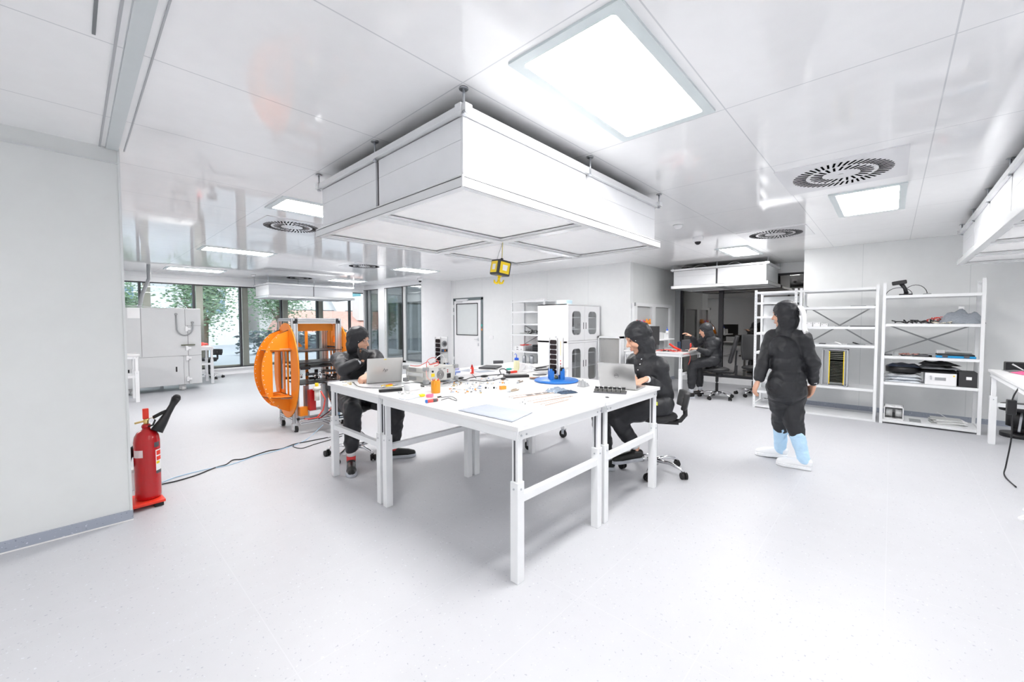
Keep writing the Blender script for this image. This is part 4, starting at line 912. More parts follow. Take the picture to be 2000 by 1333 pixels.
# ------------------------------------------------------------------ things on the central tables
T = lambda x, y, z=TZ: at(x, y, Z=z)
def text(body, name, m, parent, loc, size, rot=(0, 0, 0), shear=0, ext=.0004):
    c = bpy.data.curves.new(name, 'FONT'); c.body = body; c.size = size; c.shear = shear; c.extrude = ext; c.align_x = 'CENTER'; c.align_y = 'CENTER'; c.materials.append(m)
    o = bpy.data.objects.new(name, c); C.objects.link(o); me = bpy.data.meshes.new_from_object(o.evaluated_get(bpy.context.evaluated_depsgraph_get())); bpy.data.objects.remove(o)
    o = bpy.data.objects.new(name, me); C.objects.link(o); o.location = loc; o.rotation_euler = rot; o.parent = parent; return o
def laptop(p0, p1, label, m, lid_h, tilt, logo, extra=None, flip=1):
    p0, p1 = Vector(p0), Vector(p1); d = p1-p0; W = d.length; rz = math.atan2(d.y, d.x); t = thing('laptop', label, 'laptop', (p0.x, p0.y, TZ), rz)
    MB().box(0, W, 0, .235, .004, .016).build('base', m, t, bevel=.003)
    k = MB()
    for r_ in range(5):
        for c_ in range(13): k.box(.02+c_*(W-.04)/13, .02+(c_+.85)*(W-.04)/13, .03+r_*.02, .046+r_*.02, .016, .0175)
    k.build('keyboard', darkgrey, t); MB().box(W*.33, W*.67, .15, .215, .016, .0165).build('touchpad', midgrey, t)
    M = Matrix.Translation((0, -.0, .012)) @ Matrix.Rotation(R(tilt), 4, 'X')
    lid = MB().box(0, W, -.003, .004, 0, lid_h, M).build('lid', m, t, bevel=.003)
    MB().box(.008, W-.008, .0041, .005, .012, lid_h-.006, M).build('screen', black, lid)
    q = M @ Vector((W/2, -.0034, lid_h*.5))
    if logo == 'round':
        MB().tube([M @ Vector((W/2+.019*math.cos(a), -.0036, lid_h*.5+.019*math.sin(a))) for a in [2*PI*i/24 for i in range(25)]], .0011, 5).build('logo_ring', darkgrey, lid)
        text('DELL', 'logo_letters', darkgrey, lid, q, .013, (R(90+tilt), 0, 0))
    else: text('hp', 'logo_letters', darkgrey, lid, q, .045, (R(90+tilt), 0, 0), .45)
    if extra: MB().box(W*.5-.012, W*.5+.01, -.0045, -.003, lid_h-.016, lid_h-.009, M).build('sticker', yellow, lid)
    MB().box(.01, .05, .02, .21, 0, .004).box(W-.05, W-.01, .02, .21, 0, .004).build('foot', rubber, t)
    return t
laptop(T(716, 750.5), T(785, 745.5), 'silver laptop with a yellow sticker, open before the person with the watch', laptopsilver, .235, 12, 'hp', True)
laptop(T(1172, 757), T(1243, 764), 'grey laptop with a round logo, open before the person in profile', laptopdark, .23, 18, 'round')

# bench instrument
ip = T(832, 753); ins = thing('bench_instrument', 'grey bench instrument with corner bumpers, a side handle and a round fan grille', 'instrument', (ip.x, ip.y, TZ), R(4))
insm = mat('instrument_grey', (.60, .60, .57), .45); bump_ = mat('bumper_grey', (.36, .37, .38), .5)
MB().box(0, .37, 0, .30, .02, .155).build('case', insm, ins, bevel=.006)
for x in (0, .37):
    for y in (0, .30):
        for z in (.028, .147): MB().cbox((x, y, z), (.045, .05, .038)).build('corner_bumper', bump_, ins, bevel=.008)
MB().box(-.014, -.004, .04, .26, .075, .105).box(-.018, -.002, .03, .05, .07, .11).box(-.018, -.002, .25, .27, .07, .11).build('side_handle', lightgrey, ins, bevel=.003)
m_ = MB()
for k in range(8): m_.box(-.002, .0, .14, .25, .034+k*.004, .036+k*.004); m_.box(-.002, .0, .14, .25, .118+k*.004, .120+k*.004)
m_.build('vent_slots', midgrey, ins)
MB().box(.03, .34, -.004, 0, .03, .145).build('rear_panel', mat('panel_light', (.66, .66, .64), .4), ins)
g_ = MB()
for r_ in (.012, .022, .032, .042): g_.tube([(.17+r_*math.cos(a), -.006, .082+r_*math.sin(a)) for a in [2*PI*i/20 for i in range(21)]], .0022, 5)
g_.build('fan_grille', darkgrey, ins)
MB().box(.255, .30, -.009, 0, .04, .085).build('power_inlet', black, ins); MB().cyl((.075, -.012, .12), (.075, 0, .12), .009, 12).build('socket', black, ins)
MB().box(.06, .10, -.006, -.003, .07, .10).build('warning_label', yellow, ins); MB().box(.15, .18, -.007, -.003, .133, .138).box(.21, .235, -.007, -.003, .133, .139).build('connector', darkgrey, ins)
for z in (.10, .118): MB().cyl((.262, -.01, z), (.262, 0, z), .005, 8).build('red_jack', red, ins)
# red leads lying over the instrument
def cord(pts, r, m, label, name='cable', cat='cable', group=None, n=8):
    P_ = [Vector(p) for p in pts]; fine = []
    for i in range(len(P_)-1):
        a, b, c, d = P_[max(i-1, 0)], P_[i], P_[i+1], P_[min(i+2, len(P_)-1)]
        for k in range(6):
            t = k/6; fine.append(.5*((2*b)+(c-a)*t+(2*a-5*b+4*c-d)*t*t+(3*b-a-3*c+d)*t**3))
    fine.append(P_[-1]); return tag(MB().tube(fine, r, n).build(name, m), label, cat, group)
I = lambda x, y, z: Matrix.Translation((ip.x, ip.y, TZ)) @ Matrix.Rotation(R(4), 4, 'Z') @ Vector((x, y, z))
cord([I(.02, .26, .165), I(.08, .2, .16), I(.12, .12, .20), I(.18, .15, .165), I(.24, .1, .19), I(.2, .2, .162)], .003, redwire, 'red lead looping over the top of the bench instrument', 'test_lead')
cord([I(.05, .05, .16), I(.10, .10, .215), I(.17, .08, .24), I(.2, .05, .18), I(.15, .06, .16)], .003, redwire, 'second red lead arched above the bench instrument top', 'test_lead')
cord([I(.03, .02, .16), I(-.02, -.03, .13), I(-.01, -.04, .07), I(.05, -.06, .03), I(.14, -.06, .012)], .003, mat('pale_red', (.9, .45, .4), .5), 'pale red lead hanging down the corner of the bench instrument', 'test_lead')
cord([I(.14, .08, .19), I(.20, .04, .26), I(.25, .04, .25), I(.27, .02, .17)], .004, white, 'white cable arching before the left small satellite', 'cable')

# small satellites
def cubesat(x, y, z, h, label, stand):
    s = .102; t = thing('satellite_model', label, 'satellite model', (x, y, z))
    for a in (0, s-.009):
        for b in (0, s-.009): MB().box(a, a+.009, b, b+.009, 0, h).build('frame_rail', alu, t)
    MB().box(.003, s-.003, .003, s-.003, .004, h-.004).build('body', white, t)
    n = 7; ch = (h-.03)/n
    for k in range(n):
        z0 = .014+k*ch; r_ = .009; c_ = [(.012, z0+r_), (.012, z0+ch-.006-r_), (.012+r_, z0+ch-.006), (s-.012-r_, z0+ch-.006), (s-.012, z0+ch-.006-r_), (s-.012, z0+r_), (s-.012-r_, z0), (.012+r_, z0)]
        MB().prism(c_, YZ(-.001), .003).build('solar_cell', cell, t)
    return t
s1 = cubesat(2.70, 3.56, TZ+.055, .365, 'left small satellite with open electronics standing behind the bench instrument', None)
MB().box(.018, .084, -.004, .003, .02, .13).build('battery_block', mat('foil_white', (.8, .79, .77), .4), s1); MB().box(.012, .09, -.008, .003, .135, .19).build('circuit_board', lightgrey, s1)
MB().box(.012, .09, -.006, .003, .20, .235).build('connector_row', darkgrey, s1); MB().cyl((.051, -.004, .29), (.051, .01, .29), .034, 20).build('reaction_wheel', midgrey, s1); MB().cyl((.051, -.012, .29), (.051, -.004, .29), .02, 16).build('wheel_hub', darkgrey, s1)
for k, x in enumerate((.022, .045, .068)): MB().box(x, x+.012, -.011, -.004, .21, .226).build('plug', (blue, orangeplastic, black)[k], s1)
s2 = cubesat(3.165, 2.345, TZ+.065, .365, 'right small satellite with black solar cells standing on the round blue stand', None)
for k, z in enumerate((.02, .05, .08, .11, .14)): MB().cyl((.052, -.001, z), (.052, .004, z), .006, 10).build('round_port', (brass, darkgrey, brass, red, redlight)[k], s2)
MB().box(.045, .06, .0, .004, .19, .33).build('gold_lettering', mat('pale_gold', (.85, .7, .5), .5), s2)
m_ = MB().tube([(.03, .05, .365), (.03, .05, .375), (.05, .05, .378)], .003, 6).cbox((.02, .03, .37), (.012, .012, .01)); m_.build('antenna_stub', alu, s2)
def blue_stand(x, y, label, disc=True, r=.215):
    t = thing('display_stand', label, 'stand', (x, y, TZ))
    if disc: MB().lathe([(0, 0), (r-.012, 0), (r, .008), (r, .016), (r-.01, .022), (0, .026)], n=40).build('round_base', blue, t, bevel=.0)
    else: MB().box(-.11, .11, -.11, .11, 0, .02).build('square_base', blue, t, bevel=.004)
    for dx, dy, rz in ((-.075, 0, 0), (.075, 0, 0), (0, -.075, PI/2), (0, .075, PI/2)):
        c_ = MB().cbox((dx, dy, .065), (.022, .05, .09), rz=rz).cbox((dx*1.12, dy*1.12, .075), (.012, .03, .11), rz=rz).build('clamp_arm', blue, t, bevel=.004)
        MB().cbox((dx*.93, dy*.93, .10), (.014, .045, .08), rz=rz).build('clamp_pad', black, t)
    MB().cyl((0, 0, .026), (0, 0, .06), .018, 16).build('brass_foot', brass, t)
    return t
blue_stand(3.216, 2.396, 'round blue stand with four clamps holding the right small satellite')
blue_stand(2.751, 3.611, 'square blue clamp stand under the left small satellite', disc=False)

# amber jar with tools
p = T(851, 767.5); jar = thing('amber_jar', 'translucent orange jar full of tools near the bench instrument', 'jar', tuple(p))
MB().lathe([(0, .0), (.036, 0), (.038, .006), (.038, .10), (.034, .104), (.034, .012), (0, .012)], n=28).build('jar_body', amber, jar)
for k in range(6):
    a = k*1.05; MB().tube([(.012*math.cos(a), .012*math.sin(a), .013), (.026*math.cos(a), .026*math.sin(a), .115)], .004, 6).build('tool_handle', (redwire, orangeplastic, darkgrey, redwire, brass, redlight)[k], jar)
p = T(922, 730); b = thing('glue_bottle', 'small red bottle with pointed cap standing by the cables', 'bottle', tuple(p))
MB().lathe([(0, 0), (.019, 0), (.02, .004), (.02, .062), (.014, .072), (0, .072)], n=18).build('bottle_body', redlight, b); MB().box(-.021, -.019, -.012, .012, .015, .055).build('bottle_label', paper, b)
MB().lathe([(0, .072), (.012, .072), (.011, .085), (.002, .105), (0, .105)], n=14).build('bottle_cap', red, b)
def wash_bottle(p, label, liquid, h=.13, r=.036, tip=(-.03, .01)):
    b = thing('wash_bottle', label, 'bottle', tuple(p))
    MB().lathe([(0, 0), (r*.95, 0), (r, .006), (r, h*.78), (r*.8, h*.93), (r*.62, h), (0, h)], n=22).build('bottle_body', liquid, b)
    MB().lathe([(0, h), (r*.72, h), (r*.72, h+.022), (r*.5, h+.028), (0, h+.028)], n=18).build('screw_cap', bluelid, b)
    MB().tube([(0, 0, h+.028), (0, 0, h+.06), (tip[0]*.5, tip[1]*.5, h+.078), (tip[0], tip[1], h+.06)], [.005, .004, .0035, .002], 8).build('spout', bluelid, b)
    return b
wash_bottle(T(1009, 725), 'pale yellow wash bottle with blue cap at the back of the island', paleyellow)
wash_bottle(Vector((.62, 10.48, .90)), 'bright yellow wash bottle with blue cap on the small left table', yellow, .16, .055, (-.14, .05))
tag(MB().box(-.03, .03, -.02, .02, 0, .1).build('white_carton', white, bevel=.004), 'white carton touching the pale yellow wash bottle', 'box').location = T(1020, 726)

def slab(name, label, cat, px_, py_, size, m, rz=0, z=None, bevel=.003, group=None, zt=TZ):
    p = T(px_, py_, zt); o = MB().box(-size[0]/2, size[0]/2, -size[1]/2, size[1]/2, 0, size[2]).build(name, m, bevel=bevel)
    o.location = (p.x, p.y, (z if z is not None else zt)+.0008); o.rotation_euler = (0, 0, rz); return tag(o, label, cat, group)
def laptop_closed(px_, py_, size, rz, label, m=laptopdark, z=TZ):
    p = T(px_, py_, z); t = thing('closed_laptop', label, 'laptop', (p.x, p.y, z), rz); w_, d_ = size
    MB().box(-w_/2, w_/2, -d_/2, d_/2, .003, .012).build('base', darkgrey, t, bevel=.002); MB().box(-w_/2, w_/2, -d_/2, d_/2, .0125, .02).build('lid', m, t, bevel=.003)
    MB().box(-w_/2+.02, -w_/2+.04, -d_/2+.02, d_/2-.02, 0, .003).box(w_/2-.04, w_/2-.02, -d_/2+.02, d_/2-.02, 0, .003).build('foot', rubber, t); return t
laptop_closed(958, 719, (.30, .22), .5, 'dark closed laptop at the far left back of the island', mat('laptop_black', (.06, .06, .065), .35))
laptop_closed(1048, 722, (.32, .24), -.35, 'grey closed laptop at the far right back of the island')
laptop_closed(1046, 717, (.34, .23), .1, 'thin white topped laptop stacked on the grey closed laptop', mat('laptop_white', (.78, .78, .77), .3), z=TZ+.021)
slab('power_bank', 'long black box with a white end lying before the satellites', 'box', 1008, 737, (.26, .10, .026), black, -.55)
slab('battery_case', 'black battery case on the table left of the white carton box', 'box', 763, 765, (.19, .035, .022), black, -.35)
slab('carton_box', 'small white carton box right of the black battery case', 'box', 805, 762, (.12, .08, .05), white, .1)
slab('parcel_tape', 'blue plastic pouch beside the right end of the bench instrument', 'pouch', 884, 729, (.16, .10, .02), mat('blue_pouch', (.28, .38, .72), .4), .2)
p = T(884, 729); slab('foam_cushion', 'small lilac foam block on top of the blue plastic pouch', 'foam', 886, 727, (.12, .07, .02), mat('lilac_foam', (.55, .55, .75), .7), .1, z=TZ+.021)
for k, (x, lb) in enumerate(((949, 'left white box with a black round port'), (965, 'right white box with a black round port'))):
    p = T(x, 762); b = thing('sensor_box', lb+', beside the orange foam block', 'sensor box', tuple(p), -.35)
    MB().box(-.033, .033, -.02, .02, .0, .042).build('box_body', white, b, bevel=.002)
    MB().cyl((-.01, -.0215, .022), (-.01, -.019, .022), .0095, 16).build('round_port', black, b); MB().cyl((.014, -.0215, .018), (.014, -.019, .018), .004, 10).build('small_port', darkgrey, b)
slab('orange_block', 'orange foam block right of the white sensor boxes', 'block', 982, 761, (.055, .035, .03), orangeplastic, -.3)
# pliers, forceps, screwdriver
def pliers(px_, py_, rz, m1, label, L_=.15, cat='tool', name='pliers', z=TZ):
    p = T(px_, py_, z); t = thing(name, label, cat, (p.x, p.y, z+.006), rz)
    MB().tube([(0, 0, 0), (.02, .010, 0), (L_*.55, .022, 0), (L_*.8, .012, 0)], [.005, .006, .007, .005], 8).tube([(0, 0, .002), (.02, -.010, 0), (L_*.55, -.022, 0), (L_*.8, -.012, 0)], [.005, .006, .007, .005], 8).build('handles', m1, t)
    MB().tube([(0, .003, 0), (-.02, .008, 0), (-.045, .001, 0)], [.007, .005, .002], 8).tube([(0, -.003, 0), (-.02, -.008, 0), (-.045, -.001, 0)], [.007, .005, .002], 8).cyl((0, 0, -.005), (0, 0, .008), .008, 12).build('jaws', zinc, t); return t
pliers(752, 756, .4, redlight, 'red handled pliers near the silver laptop'); pliers(768, 754, 2.9, yellow, 'yellow handled pliers right of the red pliers', .13)
bronze = mat('bronze', (.42, .34, .26), .35, metal=.8)
pliers(1012, 748.5, .5, bronze, 'bronze coloured forceps behind the white sensor boxes', .16, name='forceps'); pliers(996, 766, .2, bronze, 'bronze coloured forceps right of the orange foam block', .16, name='forceps')
p = T(996, 723); t = thing('screwdriver', 'teal handled screwdriver lying before the wash bottle', 'tool', (p.x, p.y, TZ+.012), -.2)
MB().lathe([(0, -.05), (.011, -.05), (.012, 0), (.009, .02), (0, .02)], n=12, M=Matrix.Rotation(PI/2, 4, 'Y')).build('handle', teal, t); MB().cyl((.02, 0, 0), (.09, 0, 0), .003, 8).build('shaft', steel, t)
p = T(1001, 729); t = thing('crimping_tool', 'orange handled crimping tool below the teal screwdriver', 'tool', (p.x, p.y, TZ+.012), -.15)
MB().box(-.05, .06, -.014, .014, -.01, .012).build('handle', redlight, t, bevel=.004); MB().box(-.08, -.04, -.016, .016, -.01, .014).build('head', black, t, bevel=.003)
# fan disc stack, phone
p = T(1044, 741); t = thing('copper_disc_stack', 'stack of copper and grey discs left of the blue stand', 'discs', tuple(p))
for k, m in enumerate((midgrey, darkgrey, mat('copper', (.7, .35, .22), .35, metal=.8), lightgrey)): MB().lathe([(0, k*.008), (.05, k*.008), (.05, k*.008+.006), (0, k*.008+.006)], n=22).build('disc', m, t)
slab('mobile_phone', 'dark phone lying behind the copper disc stack', 'phone', 1054, 733, (.14, .07, .01), darkgrey, -.3)
# battery tray
p = T(1192, 767); t = thing('battery_tray', 'black gridded battery tray before the grey laptop', 'tray', (p.x, p.y, TZ), R(-66))
MB().box(-.13, .13, -.06, .05, 0, .012).build('tray_base', darkgrey, t, bevel=.002)
for r_ in range(3):
    m_ = MB()
    for c_ in range(7): m_.box(-.125+c_*.036, -.097+c_*.036, -.055+r_*.033, -.028+r_*.033, .012, .030 if r_ < 2 else .042)
    m_.build('cell_row', mat('tray_grey', (.10, .10, .095), .45) if r_ < 2 else black, t, bevel=.001)
m_ = MB()
for c_ in range(5): m_.box(-.115+c_*.045, -.097+c_*.045, .015, .03, .042, .044)
m_.build('terminals', paper, t)
p = T(1186, 777.5); tag(MB().tube([(p.x+.012*math.cos(a), p.y+.012*math.sin(a), TZ+.0045) for a in [2*PI*i/12 for i in range(11)]], .004, 6).build('clasp_ring', darkgrey), 'small dark open ring on the table edge near the battery tray', 'ring')
# bubble pouches, mesh ball
def bag(name, label, px_, py_, size, m, rz=0, z=TZ, seed=0, parent=None, cat='bag', amp=.5, pos=None, dome=False):
    p = Vector(pos) if pos else T(px_, py_, z); w_, d_, h_ = size; off = Vector((seed*5.3, seed, 1))
    def fn(u, v):
        x, y = (u-.5)*w_, (v-.5)*d_; e = min(1, 6*min(u, 1-u, v, 1-v)) if not dome else 1.5*(math.sin(PI*u)*math.sin(PI*v))**.8; n_ = noise.noise(Vector((u*4, v*4, 0))+off)
        return Vector((x+.08*w_*noise.noise(Vector((v*3, 0, 0))+off), y+.08*d_*noise.noise(Vector((u*3, 1, 0))+off), h_*e*(.5+amp*n_*1.2)+.002))
    m_ = MB().quadgrid(fn, 16, 12); n = len(m_.v)
    m_.quadgrid(lambda u, v: Vector((fn(u, v).x, fn(u, v).y, .001)), 16, 12)
    o = m_.build(name, m); o.location = (p.x, p.y, z+.0005); o.rotation_euler = (0, 0, rz); return tag(o, label, cat)
bag('antistatic_pouch', 'upper blue grey antistatic pouch between the blue stand and the strips', 1085, 764, (.22, .13, .03), antistatic, .1, seed=1)
bag('antistatic_pouch', 'dark antistatic pouch lying right of the blue grey pouch', 1108, 768, (.16, .09, .028), mat('dark_pouch', (.06, .09, .14), .25, metal=.4), -.4, seed=2)
bag('clear_pouch', 'clear blue pouch of small parts at the front left table edge', 802, 777, (.17, .10, .03), mat('clear_blue', (.62, .72, .85), .2), .3, seed=3)
bag('white_plastic_bag', 'crumpled white plastic bag right of the wash bottle', 1030, 725, (.2, .16, .09), white, .2, seed=4)
bag('grey_wire_ball', 'crumpled ball of grey wire mesh right of the blue stand', 1139, 755, (.09, .08, .07), midgrey, 0, seed=5, cat='wire ball')
bag('white_parts_bag', 'clear bag with white clips lying left of the sensor boxes', 905, 757, (.24, .14, .02), mat('cloudy_bag', (.8, .84, .9), .3), .2, seed=6)
# the folded pale sheet
c = [T(895, 803), T(950, 791.5), T(1041, 807), T(1000, 826)]
def sheet(u, v):
    p = c[0].lerp(c[1], v).lerp(c[3].lerp(c[2], v), u); return Vector((p.x, p.y, TZ+.004+.004*abs(noise.noise(Vector((u*5, v*3, 2))))))
tag(MB().quadgrid(sheet, 18, 10).build('fabric_sheet', bluepaper, solid=.003), 'pale blue folded sheet on the nearest table corner', 'cloth')
# solar strips, pcb frames
def strip(a, b, w_, label, m=mat('brown_frame', (.45, .36, .30), .5), cells=0):
    a, b = T(*a), T(*b); t = thing('panel_strip', label, 'panel strip', tuple(a), math.atan2(b.y-a.y, b.x-a.x)); L_ = (b-a).length
    MB().box(0, L_, 0, w_, .0, .004).build('strip_board', mat('strip_grey', (.6, .6, .6), .5), t); MB().box(0, L_, -.004, .003, 0, .007).box(0, L_, w_-.003, w_+.004, 0, .007).build('strip_edge', m, t)
    for k in range(cells): MB().box(L_*(.35+.2*k), L_*(.35+.2*k)+.06, .015, .045, .004, .006).build('solar_cell', cell, t)
    return t
strip((1003, 779), (1085, 768), .06, 'long white panel strip with dark cells, behind the other strip', cells=3); strip((1042, 788), (1118, 775), .06, 'long white panel strip nearer the table front edge')
strip((1065, 793), (1110, 782), .04, 'short white panel strip nearest the table front edge')
# pens, batteries, coil
p = T(845, 786); t = thing('battery', 'red and blue battery near the front left table edge', 'battery', (p.x, p.y, TZ+.012), -.15)
MB().cyl((-.045, 0, 0), (.04, 0, 0), .0115, 14).build('battery_sleeve', redwire, t); MB().cyl((-.055, 0, 0), (-.045, 0, 0), .0125, 14).build('battery_cap', blue, t); MB().cyl((.0, 0, 0), (.035, 0, 0), .012, 14).build('battery_band', darkgrey, t)
p = T(840, 777); tag(MB().tube([(p.x+(.028+.004*math.sin(3*a))*math.cos(a), p.y+.022*math.sin(a), TZ+.006+a*.0008) for a in [i*.5 for i in range(52)]], .003, 6).build('wire_coil', pink), 'coil of pink wire behind the red and blue battery', 'wire')
p = T(824, 775); tag(MB().box(p.x-.02, p.x+.02, p.y-.02, p.y+.02, TZ+.001, TZ+.02).build('tape_roll', yellow, bevel=.006), 'yellow plastic clip block left of the pink wire coil', 'clip')
Z1 = TZ+.006
cord([T(x, y, Z1) for x, y in ((862, 777), (880, 775), (890, 779), (892, 783), (884, 781), (876, 778), (862, 782))], .0025, black, 'short black lead with loop on the nearest table')
slab('usb_plug', 'black plug at the end of the short black lead', 'plug', 858, 777, (.035, .014, .01), black, .1)
cord([T(x, y, Z1) for x, y in ((690, 747), (700, 755), (725, 758), (755, 758), (785, 756), (800, 752))], .0028, black, 'thin black cable running before the silver laptop')
cord([T(x, y, Z1) for x, y in ((792, 753), (800, 751), (815, 753), (828, 755))], .006, black, 'thick black cable at the foot of the bench instrument')
cord([T(x, y, Z1) for x, y in ((865, 750), (880, 747), (900, 744), (925, 744), (950, 745), (975, 740), (990, 736))], .0035, black, 'black cable crossing the middle of the island')
cord([T(x, y, Z1) for x, y in ((875, 731), (885, 735), (905, 742), (920, 738), (940, 735), (960, 733), (985, 731))], .004, black, 'second black cable crossing behind the first one')
cord([T(x, y, Z1) for x, y in ((885, 734), (890, 742), (905, 746), (930, 741), (955, 742), (970, 738))], .004, lightgrey, 'light grey cable twisted among the black cables')
cord([T(972, 735), T(978, 731), T(976, 728)+Vector((0, 0, .03)), T(985, 727)+Vector((0, 0, .035)), T(995, 729), T(992, 735)], .006, black, 'black arched strap cable behind the long black box')
cord([T(x, y, Z1) for x, y in ((855, 738), (870, 745), (880, 750), (872, 754), (855, 755), (840, 754))], .0045, lightgrey, 'grey power lead at the foot of the instrument')
cord([T(x, y, Z1) for x, y in ((922, 731), (926, 735), (930, 739))], .003, black, 'short black wire beside the red bottle')
for k, (x, y, rz, lb) in enumerate(((900, 741, .3, 'dark connector pod in the cable tangle, nearest the instrument'), (946, 737, -.2, 'dark connector pod in the middle of the cable tangle'), (983, 742, .4, 'dark connector pod at the right end of the cable tangle'))):
    p = T(x, y); o = MB().ell((0, 0, .012), (.05, .022, .012), 14, 8).build('connector_pod', black); o.location = tuple(p); o.rotation_euler = (0, 0, rz); tag(o, lb, 'connector')
# loose white connectors near the back left corner and many small parts
rng = random.Random(11)
small = [mat('part_white', (.6, .6, .58), .4), mat('part_grey', (.4, .41, .42), .4), lightgrey, mat('part_tan', (.55, .42, .32), .5), mat('part_blue', (.25, .33, .5), .4), mat('part_pale_blue', (.45, .52, .65), .4), darkgrey, mat('part_grey_dark', (.2, .2, .2), .4), lightgrey, midgrey, orangeplastic, brass]
def bits(n, x0, x1, y0, y1, label, group, s=(.008, .022), mats=small):
    for i in range(n):
        p = T(rng.uniform(x0, x1), rng.uniform(y0, y1)); a, b, c_ = rng.uniform(*s), rng.uniform(*s)*.6, rng.uniform(.004, .010)
        o = MB().box(-a/2, a/2, -b/2, b/2, 0, c_).build('small_part', rng.choice(mats)); o.location = (p.x, p.y, TZ+.0006); o.rotation_euler = (0, 0, rng.uniform(0, 6)); tag(o, label, 'electronic part', group)
bits(90, 878, 940, 747, 769, 'tiny loose electronic part in the scatter before the island centre', 'loose parts in the middle of the table')
bits(10, 669, 690, 746, 753, 'small cream connector in the heap on the back left table corner', 'connectors on the back left corner', (.015, .04), [mat('cream_connector', (.85, .78, .6), .5), small[0], brass])
bits(26, 935, 1000, 740, 752, 'tiny part lying between the cables and the sensor boxes', 'parts between the cables and sensor boxes')
bits(9, 778, 800, 766, 772, 'tiny clear clip lying in front of the small carton box', 'clips before the carton box', (.01, .025), [small[0], lightgrey])
bits(10, 1000, 1130, 770, 792, 'tiny screw lying around the white panel strips', 'screws around the panel strips', (.005, .01), [darkgrey, lightgrey])
for k, (x, y, w_, d_, rz, m, lb) in enumerate(((915, 724, .2, .14, .3, bluepaper, 'pale blue sheet lying behind the red bottle'), (945, 726, .21, .15, -.2, bluepaper, 'pale blue sheet lying between red bottle and screwdriver'), (990, 714, .3, .2, .1, paper, 'white paper at the back edge of the island'), (925, 790, .12, .03, .3, lightgrey, 'thin clear strip left of the pale folded sheet'))):
    slab('paper_sheet', lb, 'paper', x, y, (w_, d_, .0015), m, rz, bevel=0)
p = T(972, 711, TZ+.02); tag(MB().cyl((p.x-.05, p.y+.03, TZ+.043), (p.x+.06, p.y-.04, TZ+.043), .022, 14).build('camera_lens_tube', darkgrey), 'dark tube lying on the dark closed laptop', 'tube')

# ------------------------------------------------------------------ hanging crane scale
t = thing('crane_scale', 'yellow and black cube crane scale hanging on a cord under the big hood', 'crane scale', (2.75, 2.70, 2.0), R(-9))
t.rotation_euler = (R(4), R(8), R(-12))
s = .072; MB().box(-s, s, -s, s, -s, s).build('scale_body', mat('scale_black', (.05, .05, .055), .45), t, bevel=.014)
for M in (frameM((-s-.0005, 0, 0), (0, -1, 0), (0, 0, 1), (-1, 0, 0)), frameM((0, -s-.0005, 0), (1, 0, 0), (0, 0, 1), (0, -1, 0)), frameM((s+.0005, 0, 0), (0, 1, 0), (0, 0, 1), (1, 0, 0)), frameM((0, s+.0005, 0), (-1, 0, 0), (0, 0, 1), (0, 1, 0))):
    f_ = MB().prism(rrect(-.052, .052, -.052, .052, .004, 2), M, .002).build('yellow_face', yellow, t)
    MB().prism([(-.022, -.026), (.024, -.026), (.028, .026), (-.026, .026)], M @ Matrix.Translation((0, 0, .002)), .001).build('white_label', paper, f_)
MB().cyl((0, 0, s), (0, 0, s+.02), .014, 12).build('cord_boss', black, t)
MB().lathe([(0, -s-.008), (.022, -s-.006), (.026, -s), (0, -s)], n=18).cyl((0, 0, -s-.008), (0, 0, -s-.04), .013, 12).tube([(0, 0, -s-.03), (0, .0, -s-.055), (-.018, .0, -s-.075), (-.042, 0, -s-.07), (-.05, 0, -s-.048)], [.012, .013, .012, .010, .006], 10).tube([(0, 0, -s-.05), (.02, 0, -s-.068), (.045, 0, -s-.06), (.055, 0, -s-.03)], [.012, .012, .010, .006], 10).build('double_hook', yellow, t)
MB().tube([(0, 0, s+.02), (-.02, 0, .235)], .0045, 8).build('yellow_cord', mat('cord_yellow', (.85, .75, .3), .5), t); MB().tube([(-.05, 0, s), (-.045, 0, s+.05), (-.02, 0, .23)], .003, 6).build('white_cord', lightgrey, t)

# ------------------------------------------------------------------ fire extinguisher on its board
pb = thing('pallet_board', 'red board on black rubber feet under the fire extinguisher', 'board', (.30, 4.48, 0), R(4))
MB().box(-.14, .17, -.165, .12, .032, .052).build('board_plate', redlight, pb, bevel=.002)
for x, y in ((-.1, -.12), (.13, -.13), (.13, .08), (-.1, .08)): MB().box(x-.03, x+.03, y-.025, y+.025, 0, .032).build('rubber_foot', rubber, pb, bevel=.004)
ex = thing('fire_extinguisher', 'tall red fire extinguisher with black horn beside the left wall', 'fire extinguisher', (.388, 4.46, .0525))
MB().lathe([(0, 0), (.074, 0), (.083, .012), (.084, .03), (.084, .475), (.078, .515), (.06, .548), (.034, .565), (.026, .572), (.026, .605), (0, .605)], n=36).build('cylinder', red, ex)
MB().lathe([(.03, .585), (.03, .60), (.024, .612), (0, .612)], n=18).build('neck_collar', red, ex)
MB().cyl((0, 0, .605), (0, 0, .655), .017, 14).cyl((0, 0, .64), (-.07, .0, .628), .008, 10).cyl((0, 0, .64), (.05, 0, .65), .012, 12).build('brass_valve', brass, ex)
MB().box(-.02, .018, -.012, .012, .655, .74).build('carry_handle', redlight, ex, bevel=.004)
MB().cyl((.03, -.02, .645), (.03, -.045, .645), .016, 16).build('pressure_gauge', steel, ex)
MB().tube([(.03, 0, .65), (.055, -.015, .635), (.04, -.02, .60), (.01, -.03, .595)], .008, 8).build('squeeze_lever', black, ex)
q = MB().tube([(.06, -.03, .545), (.10, -.02, .61), (.135, -.01, .675), (.17, 0, .74), (.20, .005, .80)], [.045, .035, .026, .023, .034], 18).ell((.20, .005, .80), (.03, .02, .03), 12, 8).build('discharge_horn', black, ex)
